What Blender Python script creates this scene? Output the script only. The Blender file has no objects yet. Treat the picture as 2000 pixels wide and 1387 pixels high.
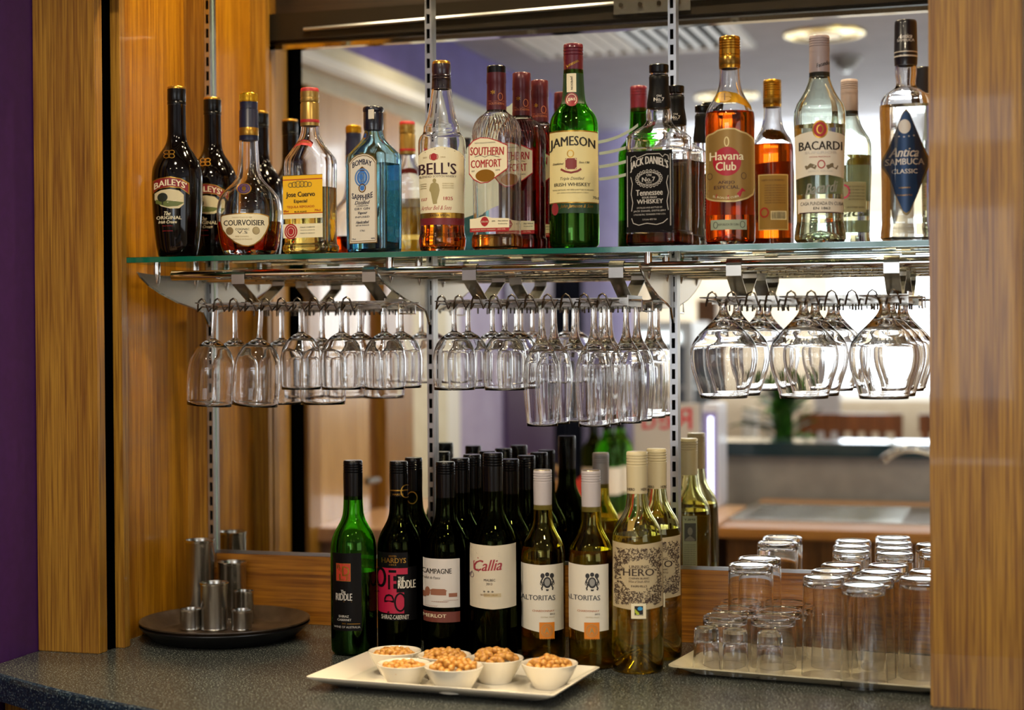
import bpy, bmesh, math, random
from mathutils import Vector, Matrix
random.seed(7)
PI = math.pi
S = bpy.context.scene
COL = S.collection
# ------------------------------------------------------------------ camera, world, lights, exposure
CZ = 1.453                      # eye height; the counter top is at 0.92
CAMY = -2.845
YAW, PIT, ROL, FPX = 0.295246, 0.0119276, -0.0064567, 3267.2
fw = Vector((-math.sin(YAW)*math.cos(PIT), math.cos(YAW)*math.cos(PIT), -math.sin(PIT)))
rt = Vector((math.cos(YAW), math.sin(YAW), 0)); up = rt.cross(fw)
r2 = math.cos(ROL)*rt + math.sin(ROL)*up; u2 = -math.sin(ROL)*rt + math.cos(ROL)*up
camd = bpy.data.cameras.new('camera'); cam = bpy.data.objects.new('camera', camd); COL.objects.link(cam)
M = Matrix((r2, u2, -fw)).transposed().to_4x4(); M.translation = Vector((0, CAMY, CZ))
cam.matrix_world = M
camd.sensor_width = 36; camd.lens = FPX/2000*36
camd.dof.use_dof = True; camd.dof.focus_distance = 2.76; camd.dof.aperture_fstop = 2.6
camd.clip_start = 0.05
S.camera = cam
S.view_settings.view_transform = 'Standard'; S.view_settings.look = 'None'
S.view_settings.exposure = 0.0; S.view_settings.gamma = 1
cy = S.cycles
cy.max_bounces = 22; cy.transmission_bounces = 20; cy.glossy_bounces = 8; cy.diffuse_bounces = 3
cy.transparent_max_bounces = 12; cy.sample_clamp_indirect = 12; cy.blur_glossy = 0.2
w = bpy.data.worlds.new('daylight_sky'); S.world = w; w.use_nodes = True
w.node_tree.nodes['Background'].inputs[0].default_value = (0.86, 0.93, 1.0, 1)
w.node_tree.nodes['Background'].inputs[1].default_value = 4.0

def area(name, loc, rot, sx, sy, power, col, shape='RECTANGLE', spread=PI):
    l = bpy.data.lights.new(name, 'AREA'); l.shape = shape; l.size = sx; l.size_y = sy
    l.energy = power; l.color = col; l.spread = spread
    o = bpy.data.objects.new(name, l); COL.objects.link(o); o.location = loc; o.rotation_euler = rot
    return o
CEIL = 2.5
WARM = (1.0, 0.84, 0.60)
# downlights of the bar ceiling (x, y, watts); the fittings themselves are built further down
DOWN = [(-.653, -3.076, 8), (-1.237, -4.485, 8), (-1.12, -1.02, 10), (-.2, -1.15, 7), (-.70, -1.70, 6),
        (.75, -1.75, 5), (.35, -3.2, 5), (-1.5, -2.05, 5)]
for i, (x, y, p) in enumerate(DOWN):
    area('downlight_lamp', (x, y, CEIL-.016), (0, 0, 0), .11, .11, p, WARM, 'DISK', math.radians(150))
# halogen spots in the top of the recess, above the shelf, out of the frame
NICHE = [(-1.30, -.12, 3.2), (-.98, -.12, 3.0), (-.62, -.12, 3.4), (-.26, -.12, 3.4)]
for i, (x, y, p) in enumerate(NICHE):
    area('recess_spot_lamp', (x, y, CEIL-.05), (0, 0, 0), .05, .05, p, (1.0, .76, .44), 'DISK', math.radians(110))
# daylight entering by the far windows (behind the camera, seen in the mirror), and a side fill
area('daylight_panel', (-.55, -5.38, 1.85), (PI/2, 0, PI), 2.6, 1.3, 28, (.88, .94, 1.0))
area('daylight_panel', (2.6, -3.3, 1.7), (PI/2, 0, PI/2), 2.4, 1.3, 20, (.88, .94, 1.0))  # daylight-coloured fill from the right side, where no window is built

# ------------------------------------------------------------------ pixel -> place helpers (frame 2000 x 1387)
CP = Vector((0, CAMY, CZ))
def ray(px, py): return fw + r2*((px-1000)/FPX) - u2*((py-693.5)/FPX)
def on(px, py, ax, v):
    d = ray(px, py); return CP + d*((v-CP[ax])/d[ax])
def depth(p): return (Vector(p)-CP).dot(fw)
def proj(p):
    d = Vector(p)-CP; z = d.dot(fw); return 1000+FPX*d.dot(r2)/z, 693.5-FPX*d.dot(u2)/z
def vy(px, py, yv):             # a place met in the mirror, yv metres behind the glass
    p = on(px, py, 1, yv); return Vector((p.x, -p.y, p.z))
def vx(px, py, x):
    p = on(px, py, 0, x); return Vector((p.x, -p.y, p.z))
def vz(px, py, z):
    p = on(px, py, 2, z); return Vector((p.x, -p.y, p.z))

# ------------------------------------------------------------------ materials
def lin(h):
    h = h.lstrip('#'); c = [int(h[i:i+2], 16)/255 for i in (0, 2, 4)]
    return tuple([(v/12.92 if v <= .04045 else ((v+.055)/1.055)**2.4) for v in c])+(1,)
MATS = {}
def mat(name, col, rough=.5, metal=0, spec=.5, coat=0, emit=0, alpha=1):
    if name in MATS: return MATS[name]
    m = bpy.data.materials.new(name); m.use_nodes = True; b = m.node_tree.nodes['Principled BSDF']
    c = lin(col) if isinstance(col, str) else col
    b.inputs['Base Color'].default_value = c; b.inputs['Roughness'].default_value = rough
    b.inputs['Metallic'].default_value = metal; b.inputs['Specular IOR Level'].default_value = spec
    b.inputs['Coat Weight'].default_value = coat
    if emit:
        b.inputs['Emission Color'].default_value = c; b.inputs['Emission Strength'].default_value = emit
    MATS[name] = m; return m
def glassm(name, col, ior=1.5, rough=0.0):
    m = bpy.data.materials.new(name); m.use_nodes = True; nt = m.node_tree; nt.nodes.clear()
    g = nt.nodes.new('ShaderNodeBsdfGlass'); g.inputs['Color'].default_value = lin(col) if isinstance(col, str) else col
    g.inputs['IOR'].default_value = ior; g.inputs['Roughness'].default_value = rough
    o = nt.nodes.new('ShaderNodeOutputMaterial'); nt.links.new(g.outputs[0], o.inputs[0]); MATS[name] = m; return m
def nodes(m): return m.node_tree, m.node_tree.nodes['Principled BSDF']
def wood(name, dark, light, axis='Z', rough=.38, scale=1.0, coat=.25):
    m = mat(name, light, rough, coat=coat); nt, b = nodes(m); N = nt.nodes.new; L = nt.links.new
    tc = N('ShaderNodeTexCoord'); mp = N('ShaderNodeMapping'); L(tc.outputs['Object'], mp.inputs['Vector'])
    sc = {'Z': (1, 1, .022), 'X': (.022, 1, 1), 'Y': (1, .022, 1)}[axis]
    mp.inputs['Scale'].default_value = [s*scale for s in sc]
    n1 = N('ShaderNodeTexNoise'); n1.inputs['Scale'].default_value = 250; n1.inputs['Detail'].default_value = 4
    n2 = N('ShaderNodeTexNoise'); n2.inputs['Scale'].default_value = 26; n2.inputs['Detail'].default_value = 5; n2.inputs['Distortion'].default_value = .6
    n3 = N('ShaderNodeTexNoise'); n3.inputs['Scale'].default_value = 420; n3.inputs['Detail'].default_value = 1
    for n in (n1, n2, n3): L(mp.outputs[0], n.inputs['Vector'])
    a = N('ShaderNodeMath'); a.operation = 'MULTIPLY_ADD'; L(n1.outputs[0], a.inputs[0]); a.inputs[1].default_value = .66; 
    a2 = N('ShaderNodeMath'); a2.operation = 'MULTIPLY'; L(n2.outputs[0], a2.inputs[0]); a2.inputs[1].default_value = .34
    L(a2.outputs[0], a.inputs[2])
    cr = N('ShaderNodeValToRGB'); L(a.outputs[0], cr.inputs[0])
    cr.color_ramp.elements[0].position = .38; cr.color_ramp.elements[0].color = lin(dark)
    cr.color_ramp.elements[1].position = .60; cr.color_ramp.elements[1].color = lin(light)
    pr_ = N('ShaderNodeValToRGB'); L(n3.outputs[0], pr_.inputs[0])
    pr_.color_ramp.elements[0].position = .33; pr_.color_ramp.elements[0].color = (.62, .55, .5, 1)
    pr_.color_ramp.elements[1].position = .45; pr_.color_ramp.elements[1].color = (1, 1, 1, 1)
    mx = N('ShaderNodeMixRGB'); mx.blend_type = 'MULTIPLY'; mx.inputs[0].default_value = .8
    L(cr.outputs[0], mx.inputs[1]); L(pr_.outputs[0], mx.inputs[2]); L(mx.outputs[0], b.inputs['Base Color'])
    bp = N('ShaderNodeBump'); bp.inputs['Strength'].default_value = .12; bp.inputs['Distance'].default_value = .002
    L(n1.outputs[0], bp.inputs['Height']); L(bp.outputs[0], b.inputs['Normal'])
    return m
def mottled(name, a, b_, scale, rough=.6, bump=.1, p0=.4, p1=.6):
    m = mat(name, a, rough); nt, b = nodes(m); N = nt.nodes.new; L = nt.links.new
    tc = N('ShaderNodeTexCoord'); n = N('ShaderNodeTexNoise'); n.inputs['Scale'].default_value = scale; n.inputs['Detail'].default_value = 6
    L(tc.outputs['Object'], n.inputs['Vector']); cr = N('ShaderNodeValToRGB'); L(n.outputs[0], cr.inputs[0])
    cr.color_ramp.elements[0].position = p0; cr.color_ramp.elements[0].color = lin(a)
    cr.color_ramp.elements[1].position = p1; cr.color_ramp.elements[1].color = lin(b_)
    L(cr.outputs[0], b.inputs['Base Color'])
    bp = N('ShaderNodeBump'); bp.inputs['Strength'].default_value = bump; bp.inputs['Distance'].default_value = .001
    L(n.outputs[0], bp.inputs['Height']); L(bp.outputs[0], b.inputs['Normal']); return m
def speckled(name, base, fleck, rough):
    m = mat(name, base, rough); nt, b = nodes(m); N = nt.nodes.new; L = nt.links.new
    tc = N('ShaderNodeTexCoord'); v = N('ShaderNodeTexNoise'); v.inputs['Scale'].default_value = 400; v.inputs['Detail'].default_value = 2
    n = N('ShaderNodeTexNoise'); n.inputs['Scale'].default_value = 150; n.inputs['Detail'].default_value = 4
    L(tc.outputs['Object'], v.inputs['Vector']); L(tc.outputs['Object'], n.inputs['Vector'])
    cr = N('ShaderNodeValToRGB'); L(v.outputs[0], cr.inputs[0])
    cr.color_ramp.elements[0].position = .605; cr.color_ramp.elements[0].color = (0, 0, 0, 1)
    cr.color_ramp.elements[1].position = .65; cr.color_ramp.elements[1].color = (1, 1, 1, 1)
    c2 = N('ShaderNodeValToRGB'); L(n.outputs[0], c2.inputs[0])
    bc = lin(base)
    c2.color_ramp.elements[0].position = .35; c2.color_ramp.elements[0].color = (bc[0]*.6, bc[1]*.6, bc[2]*.6, 1)
    c2.color_ramp.elements[1].position = .65; c2.color_ramp.elements[1].color = (bc[0]*1.4, bc[1]*1.4, bc[2]*1.4, 1)
    mx = N('ShaderNodeMixRGB'); L(cr.outputs[0], mx.inputs[0]); L(c2.outputs[0], mx.inputs[1]); mx.inputs[2].default_value = lin(fleck)
    L(mx.outputs[0], b.inputs['Base Color']); return m

oakZ = wood('oak_upright_grain', '#744a14', '#a37828', 'Z')
oakX = wood('oak_lengthwise_grain', '#7a4810', '#ab7020', 'X')
oakP = wood('oak_veneer_panel', '#86520d', '#b07a14', 'Z', .3, 1, .3)
oakDark = wood('dark_oak', '#4a2c10', '#7a4f22', 'Z', .4)
oakPale = wood('pale_oak', '#a07a45', '#c09a63', 'Z', .25, 1, .6)
purple = mottled('purple_wall_paint', '#34124e', '#381554', 60, .45, .05)
lilac = mottled('lilac_wall_paint', '#5f4f94', '#6656a0', 12, .6, .05)
cream = mottled('cream_paint', '#cfc6aa', '#d6ceb4', 14, .5, .05)
beige = mottled('beige_paint', '#c8b294', '#d0bc9e', 14, .6, .05)
ceilm = mottled('ceiling_paint', '#b4b0b4', '#bab6ba', 8, .8, .05)
tilef = mottled('floor_vinyl', '#4a3a2c', '#5c4a39', 5, .35, .05)
lam = speckled('speckled_laminate', '#353938', '#9b9e94', .27)
lamedge = speckled('speckled_laminate_edge', '#132434', '#7c9096', .3)
mirrorm = mat('mirror_silver', (.93, .95, .94, 1), 0.0, 1)
steel = mat('brushed_steel', '#b9b6b0', .24, 1)
chrome = mat('chrome', '#dddcd8', .06, 1)
alum = mat('aluminium_channel', '#c4c7cc', .3, 1)
slotm = mat('slot_dark', '#050505', .8, spec=.1)
black = mat('black_plastic', '#060607', .22, spec=.35)
blackf = mat('dark_bronze', '#2a241c', .35, .6)
dark = mat('slot_shade_black', '#020202', .9, spec=0)
porc = mat('white_porcelain', '#e6dfce', .12, coat=.5)
clear = glassm('clear_glass', (1, 1, 1, 1), 1.46)
thick = glassm('bottle_glass', (.97, .985, .975, 1), 1.46)
shelfg = bpy.data.materials.new('shelf_glass'); shelfg.use_nodes = True; nt = shelfg.node_tree; nt.nodes.clear()
_t = nt.nodes.new('ShaderNodeBsdfTransparent'); _t.inputs[0].default_value = (.95, .985, .97, 1); _g = nt.nodes.new('ShaderNodeBsdfGlossy'); _g.inputs['Roughness'].default_value = 0
_f = nt.nodes.new('ShaderNodeFresnel'); _f.inputs[0].default_value = 1.5; _m = nt.nodes.new('ShaderNodeMixShader'); _o = nt.nodes.new('ShaderNodeOutputMaterial')
nt.links.new(_f.outputs[0], _m.inputs[0]); nt.links.new(_t.outputs[0], _m.inputs[1]); nt.links.new(_g.outputs[0], _m.inputs[2]); nt.links.new(_m.outputs[0], _o.inputs[0])
edgeg = mat('shelf_glass_edge', '#0a5a48', .08, coat=.4)
white = mat('white_paint', '#e8e6e0', .45)

# ------------------------------------------------------------------ mesh helpers
def link(name, me, parent=None, mats=None, smooth=False):
    o = bpy.data.objects.new(name, me); COL.objects.link(o)
    if parent is not None: o.parent = parent
    if mats is not None:
        for m in (mats if isinstance(mats, (list, tuple)) else [mats]): me.materials.append(m)
    if smooth: me.polygons.foreach_set('use_smooth', [True]*len(me.polygons))
    return o
def tag(o, label=None, cat=None, group=None, kind=None):
    if label: o['label'] = label
    if cat: o['category'] = cat
    if group: o['group'] = group
    if kind: o['kind'] = kind
    return o
def thing(name, label, cat, loc=(0, 0, 0), rz=0, group=None):
    o = bpy.data.objects.new(name, None); COL.objects.link(o); o.location = loc; o.rotation_euler = (0, 0, rz)
    o.empty_display_size = .02
    return tag(o, label, cat, group)
def dup(root, loc, rz=None, label=None, group=None, scale=None, rot=None):
    r = root.copy(); COL.objects.link(r); r.location = loc
    if rz is not None: r.rotation_euler = (0, 0, rz)
    if rot is not None: r.rotation_euler = rot
    if scale: r.scale = (scale,)*3 if isinstance(scale, (int, float)) else scale
    if label: r['label'] = label
    if group: r['group'] = group
    for ch in list(root.children):
        c = ch.copy(); COL.objects.link(c); c.parent = r
        for g in ch.children:
            d = g.copy(); COL.objects.link(d); d.parent = c
    return r
class MB:
    def __init__(s): s.v = []; s.f = []; s.mi = []; s.cur = 0
    def add(s, vs, fs):
        n = len(s.v); s.v += [tuple(v) for v in vs]; s.f += [tuple(i+n for i in f) for f in fs]; s.mi += [s.cur]*len(fs); return s
    def box(s, a, b):
        x0, y0, z0 = a; x1, y1, z1 = b
        if x0 > x1: x0, x1 = x1, x0
        if y0 > y1: y0, y1 = y1, y0
        if z0 > z1: z0, z1 = z1, z0
        return s.add([(x0, y0, z0), (x1, y0, z0), (x1, y1, z0), (x0, y1, z0), (x0, y0, z1), (x1, y0, z1), (x1, y1, z1), (x0, y1, z1)],
                     [(0, 3, 2, 1), (4, 5, 6, 7), (0, 1, 5, 4), (1, 2, 6, 5), (2, 3, 7, 6), (3, 0, 4, 7)])
    def tube(s, pts, r, seg=8, caps=True):
        pts = [Vector(p) for p in pts]; n = len(pts); rs = r if isinstance(r, (list, tuple)) else [r]*n
        vs = []; pn = None
        for i, p in enumerate(pts):
            t = (pts[min(i+1, n-1)]-pts[max(i-1, 0)]).normalized()
            if pn is None: pn = t.orthogonal().normalized()
            else:
                pn = (pn - t*pn.dot(t)); pn = pn.normalized() if pn.length > 1e-6 else t.orthogonal().normalized()
            b = t.cross(pn)
            for k in range(seg):
                a = 2*PI*k/seg; vs.append(p+(pn*math.cos(a)+b*math.sin(a))*rs[i])
        fs = []
        for i in range(n-1):
            for k in range(seg):
                k2 = (k+1) % seg; fs.append((i*seg+k, i*seg+k2, (i+1)*seg+k2, (i+1)*seg+k))
        if caps: fs.append(tuple(range(seg))[::-1]); fs.append(tuple((n-1)*seg+k for k in range(seg)))
        return s.add(vs, fs)
    def ribbon(s, pts, width, thick, wdir):
        # flat strap: pts polyline, width along wdir, thickness across
        pts = [Vector(p) for p in pts]; W = Vector(wdir).normalized()*width/2; n = len(pts); vs = []
        for i, p in enumerate(pts):
            t = (pts[min(i+1, n-1)]-pts[max(i-1, 0)]).normalized(); nn = t.cross(W).normalized()*thick/2
            vs += [p-W-nn, p+W-nn, p+W+nn, p-W+nn]
        fs = []
        for i in range(n-1):
            for k in range(4):
                k2 = (k+1) % 4; fs.append((i*4+k, i*4+k2, i*4+4+k2, i*4+4+k))
        fs.append((3, 2, 1, 0)); fs.append(tuple((n-1)*4+k for k in range(4)))
        return s.add(vs, fs)
    def lathe(s, prof, seg=40, close=False, cx=0, cy=0):
        # prof: (z, rx, ry, n) or (z, r); r 0 closes to a point ring
        vs = []; fs = []; n = len(prof)
        for q in prof:
            z, rx = q[0], q[1]; ry = q[2] if len(q) > 2 else rx; e = q[3] if len(q) > 3 else 2
            for k in range(seg):
                a = 2*PI*k/seg; c, d = math.cos(a), math.sin(a)
                vs.append((cx+rx*math.copysign(abs(c)**(2/e), c), cy+ry*math.copysign(abs(d)**(2/e), d), z))
        for i in range(n-1):
            for k in range(seg):
                k2 = (k+1) % seg; fs.append((i*seg+k, i*seg+k2, (i+1)*seg+k2, (i+1)*seg+k))
        if close == 'loop':
            for k in range(seg):
                k2 = (k+1) % seg; fs.append(((n-1)*seg+k, (n-1)*seg+k2, k2, k))
        elif close:
            fs.append(tuple(range(seg))[::-1]); fs.append(tuple((n-1)*seg+k for k in range(seg)))
        return s.add(vs, fs)
    def mesh(s, name, weld=False, recalc=True):
        me = bpy.data.meshes.new(name); me.from_pydata(s.v, [], s.f)
        me.polygons.foreach_set('material_index', s.mi)
        if weld or recalc:
            bm = bmesh.new(); bm.from_mesh(me)
            if weld: bmesh.ops.remove_doubles(bm, verts=bm.verts, dist=1e-6)
            if recalc: bmesh.ops.recalc_face_normals(bm, faces=bm.faces)
            bm.to_mesh(me); bm.free()
        me.update(); return me
    def build(s, name, mats, parent=None, smooth=False, weld=False, bevel=0, recalc=True):
        me = s.mesh(name, weld, recalc)
        if bevel:
            bm = bmesh.new(); bm.from_mesh(me)
            bmesh.ops.bevel(bm, geom=[e for e in bm.edges if e.is_manifold and e.calc_face_angle(0) > .6], offset=bevel, segments=2, affect='EDGES')
            bm.to_mesh(me); bm.free()
        o = link(name, me, parent, mats)
        if smooth:
            me.polygons.foreach_set('use_smooth', [True]*len(me.polygons))
            me.set_sharp_from_angle(angle=math.radians(40))
        return o
def box(name, a, b, m, parent=None, bevel=0):
    return MB().box(a, b).build(name, m, parent, bevel=bevel)
def struct(name, a, b, m, bevel=0):
    return tag(box(name, a, b, m, None, bevel), kind='structure')
def smoothprof(p, sub=4):
    # monotone interpolation of (z, rx, ry, n)
    p = [tuple(q)+((q[1],) if len(q) == 2 else ())+((2,) if len(q) < 4 else ()) for q in p]
    out = []
    for i in range(len(p)-1):
        a, b = p[i], p[i+1]; p0 = p[max(i-1, 0)]; p3 = p[min(i+2, len(p)-1)]
        if abs(b[0]-a[0]) < .0022: out.append(a); continue
        for k in range(sub):
            t = k/sub; q = []
            h00 = 2*t**3-3*t*t+1; h10 = t**3-2*t*t+t; h01 = -2*t**3+3*t*t; h11 = t**3-t*t
            dz = b[0]-a[0]; z = a[0]+dz*t
            for j in (1, 2, 3):
                d = (b[j]-a[j])/dz
                dl = (a[j]-p0[j])/(a[0]-p0[0]) if i > 0 and abs(a[0]-p0[0]) > .0022 else d
                dr = (p3[j]-b[j])/(p3[0]-b[0]) if i < len(p)-2 and abs(p3[0]-b[0]) > .0022 else d
                ma = 0 if d*dl <= 0 else 2*d*dl/(d+dl); mb = 0 if d*dr <= 0 else 2*d*dr/(d+dr)
                q.append(h00*a[j]+h10*dz*ma+h01*b[j]+h11*dz*mb)
            out.append((z, q[0], q[1], q[2]))
    out.append(p[-1]); return out

# text -> triangles, cached and normalised to the unit box
TXT = {}
def textmesh(s):
    if s in TXT: return TXT[s]
    c = bpy.data.curves.new('t', 'FONT'); c.body = s; c.resolution_u = 2
    if len(s) < 26: c.offset = 0
    o = bpy.data.objects.new('t', c); COL.objects.link(o)
    dg = bpy.context.evaluated_depsgraph_get(); me = bpy.data.meshes.new_from_object(o.evaluated_get(dg))
    bm = bmesh.new(); bm.from_mesh(me); bmesh.ops.triangulate(bm, faces=bm.faces)
    xs = [q.co.x for q in bm.verts]; step = .22 if len(s) < 16 else .6; x = min(xs)+step
    while x < max(xs):
        bmesh.ops.bisect_plane(bm, geom=bm.verts[:]+bm.edges[:]+bm.faces[:], plane_co=(x, 0, 0), plane_no=(1, 0, 0)); x += step
    bmesh.ops.triangulate(bm, faces=bm.faces); bm.verts.index_update()
    v = [(a.co.x, a.co.y) for a in bm.verts]; f = [tuple(q.index for q in p.verts) for p in bm.faces]; bm.free()
    bpy.data.objects.remove(o); bpy.data.curves.remove(c); bpy.data.meshes.remove(me)
    x0 = min(a[0] for a in v); x1 = max(a[0] for a in v); y0 = min(a[1] for a in v); y1 = max(a[1] for a in v)
    v = [((a-x0)/(x1-x0)-.5, (b-y0)/(y1-y0)-.5) for a, b in v]
    TXT[s] = (v, f); return TXT[s]

# ------------------------------------------------------------------ bottle label drawing (in the pixels of a zoomed crop)
class Lab:
    """maps crop pixels (x from the axis, y down) onto the bottle wall"""
    def __init__(s, sc, yb, rad, flat=None, xc=0, ang=0, kx=1.0):
        s.sc, s.yb, s.rad, s.flat, s.xc, s.ang, s.kx = sc, yb, rad, flat, xc, ang, kx
        s.pap = MB(); s.let = MB(); s.mats = []; s.lmats = []; s.layer = 0
    def P(s, x, y, lay):
        z = (s.yb-y)*s.sc; off = .00035+.00014*lay
        if s.flat is not None:
            u = (x-s.xc)*s.sc*s.kx; p = (u, -s.flat-off)
        else:
            R = s.rad(z)+off; t = max(-.985, min(.985, (x-s.xc)*s.sc/max(R, 1e-4))); a = math.asin(t)*s.kx
            p = (R*math.sin(a), -R*math.cos(a))
        c, d = math.cos(s.ang), math.sin(s.ang)
        return (p[0]*c-p[1]*d, p[0]*d+p[1]*c, z)
    def _m(s, mb, lst, m):
        if m not in lst: lst.append(m)
        mb.cur = lst.index(m)
    def strip(s, cols, m, lay=None, rows=4, let=False):
        mb, ls = (s.let, s.lmats) if let else (s.pap, s.mats)
        s._m(mb, ls, m); lay = s.layer if lay is None else lay; vs = []
        for x, yt, yb in cols:
            for j in range(rows+1): vs.append(s.P(x, yt+(yb-yt)*j/rows, lay))
        fs = []; r = rows+1
        for i in range(len(cols)-1):
            for j in range(rows): fs.append((i*r+j, i*r+j+1, (i+1)*r+j+1, (i+1)*r+j))
        mb.add(vs, fs); s.layer += .5 if not let else 0
    def rect(s, x0, y0, x1, y1, m, n=None, rows=5, **k):
        n = n or max(2, int(abs(x1-x0)/10))
        s.strip([(x0+(x1-x0)*i/n, y0, y1) for i in range(n+1)], m, rows=rows, **k)
    def poly(s, pts, m, n=28, **k):
        # pts: (x, ytop, ybot) knots
        cols = []
        for i in range(n+1):
            x = pts[0][0]+(pts[-1][0]-pts[0][0])*i/n
            for a, b in zip(pts, pts[1:]):
                if a[0] <= x <= b[0]+1e-6:
                    t = (x-a[0])/max(b[0]-a[0], 1e-6); cols.append((x, a[1]+(b[1]-a[1])*t, a[2]+(b[2]-a[2])*t)); break
        s.strip(cols, m, **k)
    def ell(s, cx, cy, rx, ry, m, n=20, **k):
        s.strip([(cx-rx*math.cos(PI*i/n), cy-ry*math.sin(PI*i/n), cy+ry*math.sin(PI*i/n)) for i in range(n+1)], m, **k)
    def ring(s, cx, cy, rx, ry, t, m, n=28):
        s.line([(cx+rx*math.cos(2*PI*i/n), cy+ry*math.sin(2*PI*i/n)) for i in range(n+1)], t, m)
    def line(s, pts, t, m, lay=None):
        s._m(s.let, s.lmats, m); vs = []; lay = s.layer+.5 if lay is None else lay
        for i, (x, y) in enumerate(pts):
            a = pts[max(i-1, 0)]; b = pts[min(i+1, len(pts)-1)]; dx, dy = b[0]-a[0], b[1]-a[1]; l = math.hypot(dx, dy) or 1
            nx, ny = -dy/l*t/2, dx/l*t/2; vs += [s.P(x+nx, y+ny, lay), s.P(x-nx, y-ny, lay)]
        s.let.add(vs, [(2*i, 2*i+1, 2*i+3, 2*i+2) for i in range(len(pts)-1)])
    def text(s, st, cx, cy, w_, h, m, arc=0, shear=0, lay=None, tilt=0, taper=0):
        s._m(s.let, s.lmats, m); v, f = textmesh(st); lay = s.layer+1 if lay is None else lay
        for bold in ((-.028*h, .028*h) if len(st) < 14 else (0,)):      # two strikes side by side: a bolder face
            vs = []
            for a, b in v:
                x = a*w_+shear*b*h+bold; hh = h*(1+taper*(1-4*a*a)); y = -b*hh-arc*(1-4*a*a)
                if tilt: x, y = x*math.cos(tilt)-y*math.sin(tilt), x*math.sin(tilt)+y*math.cos(tilt)
                vs.append(s.P(cx+x, cy+y, lay+(.1 if bold > 0 else 0)))
            s.let.add(vs, f)
    def bars(s, x0, y0, x1, y1, m, n=14):
        s.layer += .5
        x = x0; rr = random.Random(int(x0*7+y0))
        while x < x1:
            wd = (x1-x0)/n*rr.choice((.25, .4, .6)); s.rect(x, y0, min(x+wd, x1), y1, m, n=1, rows=1, let=True, lay=s.layer+.3); x += wd+(x1-x0)/n*rr.choice((.3, .5))
    def scratch(s, x0, y0, x1, y1, n, m, t=1.5, ln=14, seed=1, skip=None):
        rr = random.Random(seed)
        for i in range(n):
            x = rr.uniform(x0, x1); y = rr.uniform(y0, y1); a = rr.uniform(0, PI*2); l = rr.uniform(.4, 1)*ln
            if skip and skip(x, y): continue
            pts = [(x, y), (x+l*.5*math.cos(a), y+l*.5*math.sin(a)), (x+l*math.cos(a+.6), y+l*math.sin(a+.6))]
            if any(q[0] < x0 or q[0] > x1 or q[1] < y0 or q[1] > y1 for q in pts): continue
            s.line(pts, t*rr.uniform(.6, 1.5), m)
    def build(s, parent, name='front_label', label=None):
        o = s._build(parent, name, label); s.pap = MB(); s.let = MB(); s.mats = []; s.lmats = []; return o
    def _build(s, parent, name, label):
        if not s.pap.v: return s.let.build('lettering', s.lmats, parent, recalc=False) if s.let.v else None
        o = s.pap.build(name, s.mats, parent, recalc=False); o.data.polygons.foreach_set('use_smooth', [True]*len(o.data.polygons))
        if label: o['label'] = label
        if s.let.v: s.let.build('lettering', s.lmats, o, recalc=False)
        return o

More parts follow.
